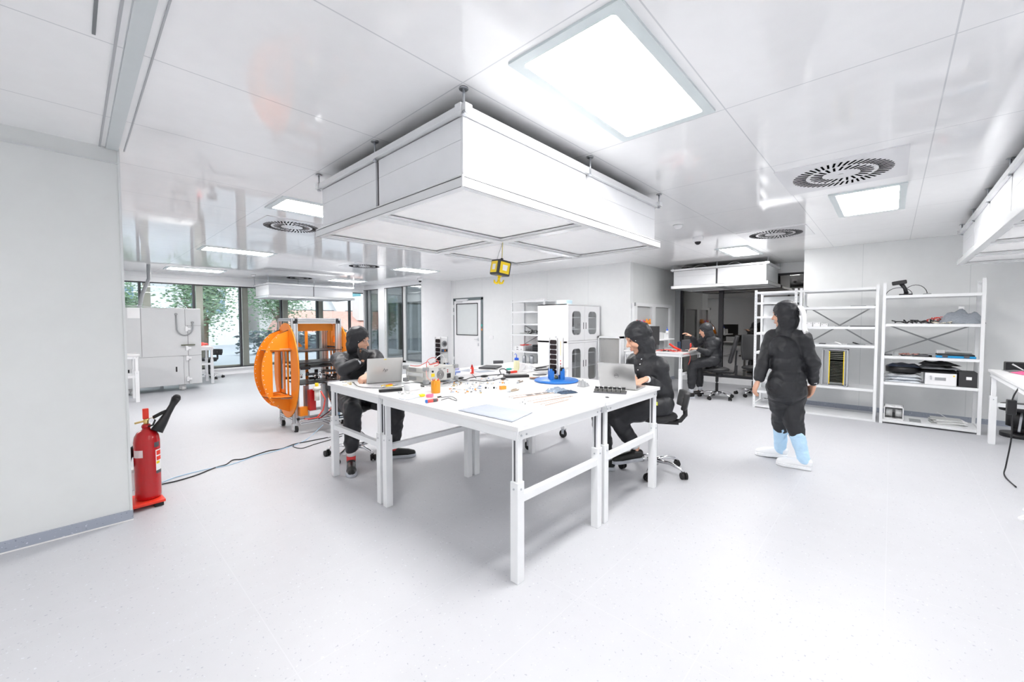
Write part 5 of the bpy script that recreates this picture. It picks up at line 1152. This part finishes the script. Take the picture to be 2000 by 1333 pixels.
MB().tube([(.045, -.01, .66), (.10, -.015, .69), (.13, -.01, .70)], .014, 8).build('horn_grip', rubber, ex)
MB().tube([(-.05, .07, .42), (-.12, .06, .36), (-.15, .06, .28)], [.03, .04, .05], 16).build('rear_horn', black, ex)
def wrap(a0, a1, z0, z1, r_=.0848, n=8):
    return MB().quadgrid(lambda u, v: Vector((r_*math.cos(R(a0+(a1-a0)*u)), r_*math.sin(R(a0+(a1-a0)*u)), z0+(z1-z0)*v)), n, 1)
cam_a = 265
wrap(cam_a-70, cam_a-18, .355, .415).build('inspection_label', mat('label_pink', (.85, .72, .72), .5), ex)
wrap(cam_a+32, cam_a+62, .425, .465).build('dark_label', darkgrey, ex)
lab = wrap(cam_a+38, cam_a+80, .23, .40).build('instruction_label', paper, ex)
wrap(cam_a+42, cam_a+76, .355, .392, .0851).build('red_print', redlight, lab); wrap(cam_a+42, cam_a+76, .312, .345, .0851).build('red_print', redlight, lab); wrap(cam_a+40, cam_a+62, .285, .305, .0851).build('yellow_print', yellow, lab)
wrap(cam_a+38, cam_a+80, .205, .23, .0851).build('dark_footer', darkgrey, lab)
# floor cables
cp = [(265, 962), (310, 948), (345, 940), (385, 928), (420, 914), (441, 908), (455, 899), (475, 897), (500, 889), (525, 881), (550, 877), (575, 868), (600, 863), (640, 855)]
cord([at(x, y, Z=.006) for x, y in cp], .006, black, 'black cable snaking over the floor from the extinguisher to the cart')
cp = [(265, 955), (312, 944), (345, 932), (400, 918), (450, 908), (500, 891), (540, 881), (580, 868), (600, 858), (612, 848), (617, 836)]
cord([at(x, y, Z=.005) for x, y in cp[:-1]]+[Vector((2.25, 5.55, .12))], .004, mat('pale_blue_wire', (.45, .66, .85), .5), 'pale blue cable running beside the black floor cable up to the cart')
cord([at(x, y, Z=.006) for x, y in ((575, 869), (573, 873), (590, 876), (615, 868), (650, 858), (668, 852))], .0045, black, 'black cable loop on the floor left of the person with the watch')
cord([at(x, y, Z=.006) for x, y in ((640, 856), (668, 848), (700, 842), (712, 850), (700, 858), (690, 852), (704, 846), (716, 856))], .004, darkgrey, 'coiled dark cable on the floor behind the stool of the person with the watch')
t = thing('power_adapter', 'white power adapter on the floor behind the fire extinguisher', 'adapter', (.34, 4.95, 0)); MB().box(-.06, .05, -.04, .04, 0, .16).build('adapter_body', white, t, bevel=.006); MB().box(-.07, .03, -.05, .05, .16, .19).build('adapter_top', lightgrey, t, bevel=.004)

# ------------------------------------------------------------------ things on the shelves (racks face -x; local depth is +x)
def on(z, px_, py_, X): p = at(px_, py_, X=X); return Vector((X, p.y, z))
SX = 8.08
# top: scanner
t = thing('handheld_scanner', 'black handheld scanner on its foot on top of the right shelving unit', 'scanner', (8.2, -.12, 1.867))
MB().box(-.05, .06, -.09, .05, 0, .02).build('foot', black, t, bevel=.006); MB().tube([(0, -.03, .02), (0, -.01, .1), (0, .03, .17)], [.025, .022, .028], 12).build('handle', blackmetal, t); MB().cbox((0, .05, .185), (.07, .16, .055), rx=-.15).build('scan_head', black, t, bevel=.012)
MB().tube([(.02, .05+.14*math.cos(a), .005+.11*abs(math.sin(a))) for a in [PI*i/12 for i in range(13)]], .004, 6).tube([(.04, -.12+.12*math.cos(a), .005+.14*abs(math.sin(a))) for a in [PI*i/12 for i in range(13)]], .004, 6).build('cable_loops', black, t)
tag(MB().box(8.2, 8.28, -.40, -.32, 1.866, 1.885).build('cable_adapter', midgrey, bevel=.004), 'small grey adapter on top of the right shelving unit', 'adapter')
# second shelf z 1.455
def tangle(label, x, y0, y1, z, m, r_=.006, seed=1, n=26, h=.05, name='cable_bundle'):
    rg_ = random.Random(seed); pts = [Vector((x+rg_.uniform(-.1, .14), y0+(y1-y0)*(i/n)+rg_.uniform(-.04, .04), z+r_+rg_.uniform(0, h))) for i in range(n)]
    return cord(pts, r_, m, label, name, 'cables', n=6)
tangle('dark cable bundle on the second shelf of the right unit, left half', 8.28, -.03, -.45, 1.456, black, .008, 1); tangle('thin dark cable bundle at the middle of the second shelf of the right unit', 8.3, -.30, -.62, 1.456, darkgrey, .006, 2, h=.04)
tangle('red cable bundle on the second shelf of the right unit', 8.28, -.38, -.62, 1.475, redwire, .006, 3, h=.07); tangle('cream coiled cable under the red cable bundle', 8.2, -.42, -.60, 1.456, mat('cream_cable', (.8, .75, .65), .5), .006, 4, h=.03)
bag('parts_bag', 'grey crumpled plastic bag on the second shelf of the right unit', 0, 0, (.42, .30, .26), mat('grey_film', (.35, .38, .42), .18, metal=.2, bump=.5), PI/2, z=1.456, seed=7, pos=(8.31, -.70, 0), amp=.28, dome=True)
tag(MB().lathe([(0, 0), (.04, 0), (.04, .16), (.03, .19), (.03, .24), (0, .24)], n=16).build('plastic_bottle', white), 'white bottle cap sticking out of the grey plastic bag', 'bottle').location = (8.33, -.70, 1.456)
# third shelf z .99
for k, (y, w_, h_, m, lb) in enumerate(((.03, .10, .01, darkgrey, 'flat dark board at the left end of the middle shelf'), (-.06, .05, .055, midgrey, 'small upright grey bracket near the left end of the middle shelf'), (-.33, .2, .028, darkgrey, 'flat dark module at the centre of the middle shelf'), (-.45, .12, .035, midgrey, 'grey module left of the blue case'))):
    tag(MB().box(8.15, 8.35, y-w_/2, y+w_/2, .991, .991+h_).build('module', m, bevel=.003), lb, 'module')
tangle('brown and pink wires on the middle shelf of the right unit', 8.2, -.10, -.28, .991, mat('pinkish_wire', (.6, .3, .26), .5), .005, 6, h=.035); tangle('black wires on the middle shelf of the right unit', 8.25, -.10, -.40, .991, black, .004, 7, h=.03)
t = thing('tool_case', 'flat black and blue case on the middle shelf of the right unit', 'case', (8.09, -.83, .991))
MB().box(0, .3, 0, .37, 0, .03).build('case_base', mat('case_blue', (.02, .3, .62), .4), t, bevel=.006); MB().box(0.01, .3, .01, .36, .03, .05).build('case_lid', black, t, bevel=.006); MB().box(-.006, 0, .06, .11, .008, .04).box(-.006, 0, .26, .31, .008, .04).build('latch', darkgrey, t)
tag(MB().box(8.34, 8.46, -.56, -.48, .991, 1.08).build('white_block', white, bevel=.003), 'white block standing behind the blue case', 'box')
tag(MB().tube([(8.4, -.56, 1.065), (8.42, -.82, 1.055)], .02, 12).build('grey_tube', lightgrey), 'grey tube lying over the blue case', 'tube')
# fourth shelf z .61
for k in range(3): bag('bagged_coil', ('lowest', 'middle', 'top')[k]+' clear bag of coiled hose on the fourth shelf of the right unit', 0, 0, (.38, .34, .07), clearbag, PI/2, z=.611+.042*k, seed=20+k, pos=(8.28, -.14, 0), amp=.3)
tag(MB().lathe([(.06, 0), (.19, 0), (.19, .08), (.06, .08)], n=32).build('black_reel', black), 'black reel lying on the bagged coils', 'reel').location = (8.30, -.14, .752)
bag('black_bag', 'dark blue bag on top of the black reel', 0, 0, (.36, .30, .05), mat('navy_bag', (.03, .04, .07), .3), PI/2, z=.834, seed=31, pos=(8.28, -.14, 0))
t = thing('drawer_box', 'white metal drawer box with key on the fourth shelf of the right unit', 'drawer box', (8.06, -.66, .611))
MB().box(.004, .4, 0, .30, 0, .165).build('case', shelfwhite, t, bevel=.003); MB().box(0, .006, .008, .292, .008, .157).build('drawer_front', white, t); MB().box(-.004, .001, .10, .205, .07, .11).build('recessed_handle', midgrey, t)
MB().cyl((-.012, .245, .12), (0, .245, .12), .009, 12).box(-.014, -.01, .236, .252, .075, .12).build('lock_and_key', steel, t); MB().box(-.002, 0, .018, .034, .13, .146).build('yellow_sticker', yellow, t)
for k in range(3): bag('garment_bag', ('lowest', 'middle', 'uppermost')[k]+' black garment bag piled on the white drawer box', 0, 0, (.42-.03*k, .36, .07), (black, mat('silver_lined', (.25, .26, .28), .25), blacksoft)[k], PI/2+.1*k, z=.778+.05*k, seed=40+k, pos=(8.28, -.50, 0), amp=.4)
t = thing('black_case', 'black box with a white label on the fourth shelf of the right unit', 'box', (8.06, -.845, .611))
MB().box(0, .3, 0, .165, 0, .20).build('case', mat('case_black', (.035, .035, .037), .6), t, bevel=.004); MB().box(-.002, 0, .05, .10, .10, .14).build('white_label', paper, t)
tag(MB().tube([(8.1, -.68, .80), (8.1, -.66, .80), (8.08, -.655, .7), (8.07, -.66, .62)], .006, 6).build('cable', black), 'black cable between drawer box and black box', 'cable')
# bottom shelf z .06
t = thing('spool_dispenser', 'white twin spool dispenser on the bottom shelf of the right unit', 'dispenser', (8.09, -.16, .061))
MB().box(0, .22, 0, .012, 0, .19).box(0, .22, .20, .212, 0, .19).box(0, .22, 0, .212, .175, .19).box(0, .22, 0, .212, 0, .012).box(.20, .22, 0, .212, 0, .19).build('housing', white, t, bevel=.003)
for y in (.055, .155): MB().cyl((.1, y-.035, .09), (.1, y+.035, .09), .055, 20).build('spool', lightgrey, t)
MB().box(.0, .03, .09, .12, .03, .10).build('divider', black, t); 
for y in (.03, .12): MB().box(.03, .15, y, y+.06, .19, .20).build('top_tab', shelfwhite, t)
for k in range(7): tag(MB().cbox((0, 0, .004), (.24, .30, .007), rz=.0).build('padded_envelope', paper if k % 2 else mat('envelope_grey', (.62, .63, .62), .6)), 'white padded envelope in the messy stack on the bottom shelf', 'envelope', 'envelopes stacked on the bottom shelf').matrix_world if False else None
for k in range(7):
    o = MB().cbox((0, 0, .005), (.24, .30, .0085)).build('padded_envelope', paper if k % 2 else mat('envelope_grey', (.55, .56, .55), .6)); o.location = (8.28+.01*math.sin(k*2), -.60+.02*math.cos(k*3), .061+.0098*k); o.rotation_euler = (0, 0, .12*math.sin(k*1.7)+.1)
    tag(o, 'white padded envelope in the messy stack on the bottom shelf', 'envelope', 'envelopes stacked on the bottom shelf')
tag(MB().box(8.1, 8.34, -.34, -.22, .061, .064).build('dark_folder', midgrey), 'flat grey folder right of the spool dispenser', 'folder')
tag(MB().cbox((8.3, -.55, .17), (.01, .12, .006), rx=.6).build('white_tie', white), 'white cable tie sticking up from the envelope stack', 'cable tie')
# middle unit
for k, (pxl, w_, h_) in enumerate(((1580, .085, .065), (1595, .085, .065), (1610, .085, .045))):
    p = at(pxl, 636, X=8.08); t = thing('plug_box', ('leftmost', 'middle', 'rightmost')[k]+' of three small white boxes on the middle shelving unit', 'box', (8.08, p.y-w_/2, 1.411))
    MB().box(0, .08, 0, w_, 0, h_).build('box_body', white, t, bevel=.002); MB().box(-.001, 0, .012, .02, h_-.02, h_-.012).box(-.001, 0, w_-.02, w_-.012, h_-.02, h_-.012).build('box_holes', darkgrey, t)
for k, (a, b, z, m, lb) in enumerate(((1630, 1655, 1.411, midgrey, 'flat grey board on the third shelf of the middle unit'), (1660, 1712, 1.411, darkgrey, 'long dark board on the third shelf of the middle unit'), (1655, 1690, 1.131, midgrey, 'flat metal plate on the fourth shelf of the middle unit'), (1600, 1612, 1.131, darkgrey, 'small dark tool on the fourth shelf of the middle unit, left'), (1660, 1690, 1.721, midgrey, 'thin grey strip on the second shelf of the middle unit'))):
    ya, yb = at(a, 640, X=8.1).y, at(b, 640, X=8.1).y; tag(MB().box(8.1, 8.25, yb, ya, z, z+.012).build('board', m), lb, 'board')
for k, (x_, lb) in enumerate(((1637, 'left small tilted gadget on the fourth shelf of the middle unit'), (1672, 'right small tilted gadget on the fourth shelf of the middle unit'))):
    p = at(x_, 672, X=8.15); tag(MB().cbox((8.15, p.y, 1.153), (.02, .09, .018), rx=.35).build('gadget', (white, black)[k], bevel=.003), lb, 'gadget')
ya, yb = at(1604, 750, X=8.06).y, at(1655, 750, X=8.06).y; W2 = ya-yb
t = thing('card_cage', 'tall aluminium card cage with yellow guide rails on the middle shelving unit', 'card cage', (8.07, yb, .482)); H2 = .575
MB().box(0, .22, 0, .012, 0, H2).box(0, .22, W2-.012, W2, 0, H2).box(0, .22, .035, .045, 0, H2).box(0, .22, W2-.085, W2-.075, 0, H2).box(0, .22, 0, W2, 0, .014).box(0, .22, 0, W2, H2-.014, H2).build('cage_frame', alu, t)
m_ = MB()
for k in range(14): m_.box(.02, .2, .05, W2-.09, .06+k*.024, .063+k*.024)
for k in range(5): m_.box(.02, .2, .05, W2-.09, .42+k*.028, .428+k*.028)
m_.build('card_stack', mat('card_grey', (.22, .23, .2), .4), t); MB().box(-.004, .01, .046, .056, .03, H2-.03).build('guide_rail', yellow, t); MB().box(-.004, .01, W2-.098, W2-.088, .03, H2-.03).build('guide_rail', yellow, t)
MB().box(.205, .21, .04, W2-.08, .03, H2-.03).build('backplane', darkgrey, t)
# back wall unit
SXB = 7.66
bag('paper_heap', 'loose papers and film heaped on top of the back wall shelving unit', 0, 0, (.6, .4, .07), paper, PI/2, z=2.011, seed=50, pos=(7.9, 6.45, 0), cat='papers')
t = thing('equipment_box', 'white equipment box with black slots on the back wall shelving unit', 'box', (7.68, 6.75, .761)); MB().box(0, .35, 0, .30, 0, .12).build('case', white, t, bevel=.003); MB().box(-.003, 0, .17, .23, .025, .04).box(-.003, 0, .17, .23, .075, .09).box(-.003, 0, .05, .09, .03, .04).build('slots', black, t)
tangle('orange cable on the white equipment box', 7.85, 6.98, 6.70, .883, redwire, .007, 60, h=.03)
t = thing('wire_basket', 'grey wire basket beside the white equipment box', 'basket', (7.68, 6.30, .761)); m_ = MB()
for k in range(12): m_.box(0, .003, k*.034, k*.034+.006, 0, .10)
for z in (0, .05, .095): m_.box(0, .3, 0, .38, z, z+.005)
m_.build('basket_wires', darkgrey, t); MB().box(.05, .25, .05, .2, .006, .16).build('dark_unit', black, t)
tangle('black cables on the fourth shelf of the back wall unit', 7.85, 6.85, 6.35, 1.181, black, .008, 61, h=.09); tangle('white cables on the fourth shelf of the back wall unit', 7.8, 6.95, 6.6, 1.181, lightgrey, .008, 62, h=.02)
for k in range(4):
    o = MB().lathe([(0, 0), (.05, 0), (.05, .17+.02*(k % 2)), (.042, .18+.02*(k % 2)), (0, .18)], n=18).build('steel_canister', zinc); o.location = (7.75+.12*(k % 2), 6.78-.13*k, .451); tag(o, 'steel canister on the low shelf of the back wall unit', 'canister', 'steel canisters on the low shelf')
# cabinet contents
cx0, cy0 = 6.86, 4.82
for k, (x, z, w_, h_, m, lb) in enumerate(((.14, .82, .12, .0, None, ''),)): pass
cont = ((.17, 1.59, .10, .12, midgrey, 'grey box on the top cabinet shelf behind the left pane'), (.95, 1.59, .14, .16, darkgrey, 'dark box on the top cabinet shelf behind the right pane'), (.17, 1.34, .26, .05, white, 'white tray on the second cabinet shelf behind the left pane'), (.78, 1.34, .2, .06, lightgrey, 'pale tray on the second cabinet shelf behind the right pane'),
        (.80, 1.34+.066, .16, .05, midgrey, 'grey tray stacked in the cabinet behind the right pane'), (.34, 1.10, .10, .14, darkgrey, 'dark device standing low behind the upper left cabinet pane'), (.80, 1.10, .14, .13, midgrey, 'grey device standing low behind the upper right cabinet pane'), (.20, .12, .22, .17, yellow, 'yellow canister behind the lower left cabinet pane'), (.80, .12, .12, .12, paleyellow, 'cream canister behind the lower right cabinet pane'))
for x, z, w_, h_, m, lb in cont: tag(MB().box(cx0+x, cx0+x+w_, cy0+.12, cy0+.32, z+.001, z+h_).build('stored_box', m, bevel=.008), lb, 'box')
for k in range(4): tag(MB().cyl((cx0+.2+.07*k, cy0+.15, 1.392), (cx0+.2+.07*k, cy0+.15, 1.42), .02, 12).build('small_jar', midgrey), 'small jar on the white tray behind the upper left pane', 'jar', 'small jars in the cabinet')
tag(MB().box(7.05, 7.28, 5.0, 5.25, 1.861, 1.95).build('blue_crate', mat('pale_blue_plastic', (.55, .72, .82), .4), bevel=.012), 'pale blue box on top of the glazed cabinet', 'box')

# ------------------------------------------------------------------ alcove bench
BZ = .901
A = lambda x, y, z=BZ: at(x, y, Z=z)
us = thing('bench_shelf', 'white raised shelf on posts over the alcove workbench', 'shelf', (8.0, 3.35, BZ))
MB().box(0, .9, .1, .42, .20, .225).build('shelf_board', shelfwhite, us, bevel=.002)
for x in (.005, .865): MB().box(x, x+.03, .3, .33, 0, .2).build('post', shelfwhite, us)
t = thing('computer_monitor', 'black monitor seen from behind on the alcove bench', 'monitor', (7.92, 3.58, BZ), R(-105))
MB().box(-.24, .24, -.012, .018, .13, .50).build('screen_housing', mat('monitor_black', (.04, .04, .042), .5), t, bevel=.006); MB().box(-.235, .235, .018, .02, .14, .49).build('screen', black, t)
MB().box(-.05, .05, -.05, -.012, .27, .38).box(-.02, .02, -.06, -.03, .0, .30).build('stand_arm', white, t, bevel=.004); MB().box(-.09, .09, -.11, .09, 0, .014).build('stand_foot', lightgrey, t, bevel=.004)
wb = [mat('toy_orange', (.95, .35, .05), .5), mat('toy_pink', (.85, .2, .35), .5), mat('toy_violet', (.4, .25, .7), .5), redlight]
hb_ = thing('tool_holder', 'white rack of orange, pink and violet handled tools behind the monitor', 'tool rack', (8.30, 4.0, 1.30)); MB().box(0, .75, .0, .1, 0, .13).build('holder', white, hb_, bevel=.004)
for k in range(13):
    x = .04+k*.055; MB().cyl((x, .05, .13), (x+.01*math.sin(k*2), .05, .20+.03*(k % 3 == 0)+(.02 if k > 8 else 0)), .014 if k < 9 else .02, 10).build('tool_handle', (wb[3], wb[3], wb[0], wb[1], wb[2], wb[2], wb[1], wb[3], wb[0], wb[0], wb[0], wb[0], wb[0])[k], hb_)
MB().box(0, .02, .05, .1, -.4, 0).box(.73, .75, .05, .1, -.4, 0).build('rack_post', white, hb_)
for k, (x, y, w_, d_, h_, m, lb) in enumerate(((8.25, 3.6, .22, .16, .14, lightgrey, 'pale grey box on the raised bench shelf, left'), (8.52, 3.6, .24, .16, .12, shelfwhite, 'white device on the raised bench shelf, right'), )):
    tag(MB().box(x, x+w_, y-.08, y+.08, BZ+.226, BZ+.226+h_).build('device', m, bevel=.005), lb, 'device')
wash_bottle(Vector((8.68, 3.52, BZ+.346+.001)), 'small bottle with bright blue cap on the white device', shelfwhite, .05, .03)
for k, (x, y, w_, d_, h_, m, lb) in enumerate(((8.06, 3.72, .3, .2, .16, black, 'black equipment box under the raised bench shelf, left'), (8.45, 3.7, .25, .2, .17, midgrey, 'grey equipment box under the raised bench shelf, right'), (8.62, 3.1, .22, .18, .21, darkgrey, 'dark grey equipment case at the right end of the alcove bench'), (8.38, 3.18, .14, .02, .18, mat('navy_board', (.05, .08, .14), .4), 'leaning navy board on the alcove bench'))):
    tag(MB().box(x, x+w_, y-d_/2, y+d_/2, BZ+.001, BZ+h_).build('equipment_box', m, bevel=.006), lb, 'box')
tag(MB().tube([(8.05, 3.22, BZ+.15), (8.10, 3.14, BZ+.08), (8.16, 3.04, BZ+.024)], [.018, .022, .022], 12).build('heat_gun_handle', redlight), 'red tube shaped tool leaning on the alcove bench', 'tool')
tangle('red and blue leads on the near end of the alcove bench', 7.98, 3.4, 2.98, BZ, redwire, .006, 70, h=.03); tangle('dark leads on the near end of the alcove bench', 8.0, 3.35, 3.0, BZ, black, .006, 71, h=.03)
tag(MB().tube([(8.20+.03*math.cos(a), 2.86, 1.03+.035*math.sin(a)) for a in [2*PI*i/14 for i in range(15)]], .007, 8).tube([(8.19, 2.86, .995), (8.18, 2.87, .965)], .005, 6).build('red_wire_loop', redlight), 'red wire loop held above the bench by the person there', 'wire')
cord([A(1335, 692), (8.10, 2.84, .86), (8.05, 2.82, .74), (8.02, 2.84, .66)], .004, redwire, 'thin red wire hanging off the alcove bench front')
tag(MB().box(8.10, 8.24, 2.92, 3.0, BZ+.001, BZ+.03).build('multimeter', darkgrey, bevel=.006), 'dark handheld meter on the alcove bench edge', 'meter')
bag('clear_bag', 'clear bag of parts on the near edge of the alcove bench', 0, 0, (.2, .12, .04), clearbag, .2, z=BZ, seed=72, pos=(8.35, 2.98, 0))

# ------------------------------------------------------------------ right bench things
RB = .906
bag('pink_pouch', 'bright pink pouch on the right edge bench', 0, 0, (.28, .14, .03), mat('hot_pink', (.9, .12, .3), .4), .2, z=RB, seed=80, pos=(7.15, -1.10, 0))
bag('dark_film', 'dark film sheet at the corner of the right edge bench', 0, 0, (.32, .25, .02), mat('dark_film', (.08, .08, .085), .3), .1, z=RB, seed=81, pos=(7.42, -1.12, 0))
for k, (x, lb) in enumerate(((6.75, 'white drawing lying right of the pink pouch'), (6.3, 'white drawing at the right edge of the picture'))): tag(MB().box(x-.2, x+.18, -1.35, -.95, RB+.001, RB+.004).build('paper_sheet', paper), lb, 'paper')
m_ = MB()
t = thing('black_motor_unit', 'black motor unit standing on the floor between shelving and right bench', 'motor', (8.25, -1.24, 0))
MB().cyl((0, 0, 0), (0, 0, .05), .17, 24).cyl((0, 0, .05), (0, 0, .14), .07, 16).cyl((.0, 0, .14), (.0, 0, .34), .12, 20).lathe([(0, .34), (.18, .34), (.19, .38), (.17, .42), (0, .43)], n=24).build('motor_body', black, t); MB().bar((-.1, 0, .34), (-.3, .05, .12), .02, .02).build('support_arm', zinc, t)
t = thing('camera_gimbal', 'black device with white cable on a stand behind the right bench corner', 'device', (8.3, -1.2, .44))
MB().cyl((0, 0, 0), (0, 0, .32), .02, 10).build('pole', shelfwhite, t); MB().box(-.12, .1, -.12, .12, .28, .36).box(-.08, .08, -.1, .1, .36, .52).cbox((-.05, -.1, .33), (.1, .2, .05), rx=.4).build('head', black, t, bevel=.01); MB().tube([(-.1, .05, .5), (-.14, -.05, .42), (-.13, .08, .36)], .01, 8).build('white_cable', white, t)
cord([(6.1, -.9, .86), (6.08, -.86, .72), (6.1, -.87, .4), (6.14, -.85, .1), (6.05, -.83, .012), (5.7, -.85, .012)], .006, black, 'black cable hanging from the right bench to the floor'); tag(MB().box(6.06, 6.14, -.89, -.83, .60, .74).build('inline_adapter', black, bevel=.008), 'black inline adapter on the hanging cable', 'adapter')
cord([(4.62+.13*math.cos(a)*(1+.08*math.sin(2.3*a)), -.87+.16*math.sin(a), .012+.003*a+.05*abs(math.sin(a*.9))) for a in [i*.6 for i in range(34)]], .007, white, 'coil of white cable on the floor at the right picture edge')

# ------------------------------------------------------------------ left side tables and chair by the windows
tangle('red test leads heaped on the side table by the windows', 2.12, 12.2, 12.6, .901, redwire, .012, 90, h=.08); 
cord([(2.05, 12.08, .90), (2.03, 12.02, .6), (2.0, 12.05, .3)], .008, redwire, 'red lead hanging from the side table by the windows')
tag(MB().box(.30, .42, 10.42, 10.47, .9005, .915).build('small_tool', darkgrey, bevel=.003), 'small dark tool beside the bright yellow wash bottle', 'tool')
lab_chair((2.42, 13.18, 0), 2.2, 'black lab chair behind the side table by the windows', back='low', seat_z=.56, base_a=.3)
t = thing('wall_lamp_arm', 'white magnifier lamp at the left table beside the left wall', 'lamp', (.34, 10.7, .90)); MB().tube([(0, 0, 0), (0, 0, .45), (.02, 0, .7)], .015, 8).build('lamp_arm', white, t); MB().cyl((.02, -.02, .55), (.02, .02, .55), .09, 20).build('lamp_head', white, t)
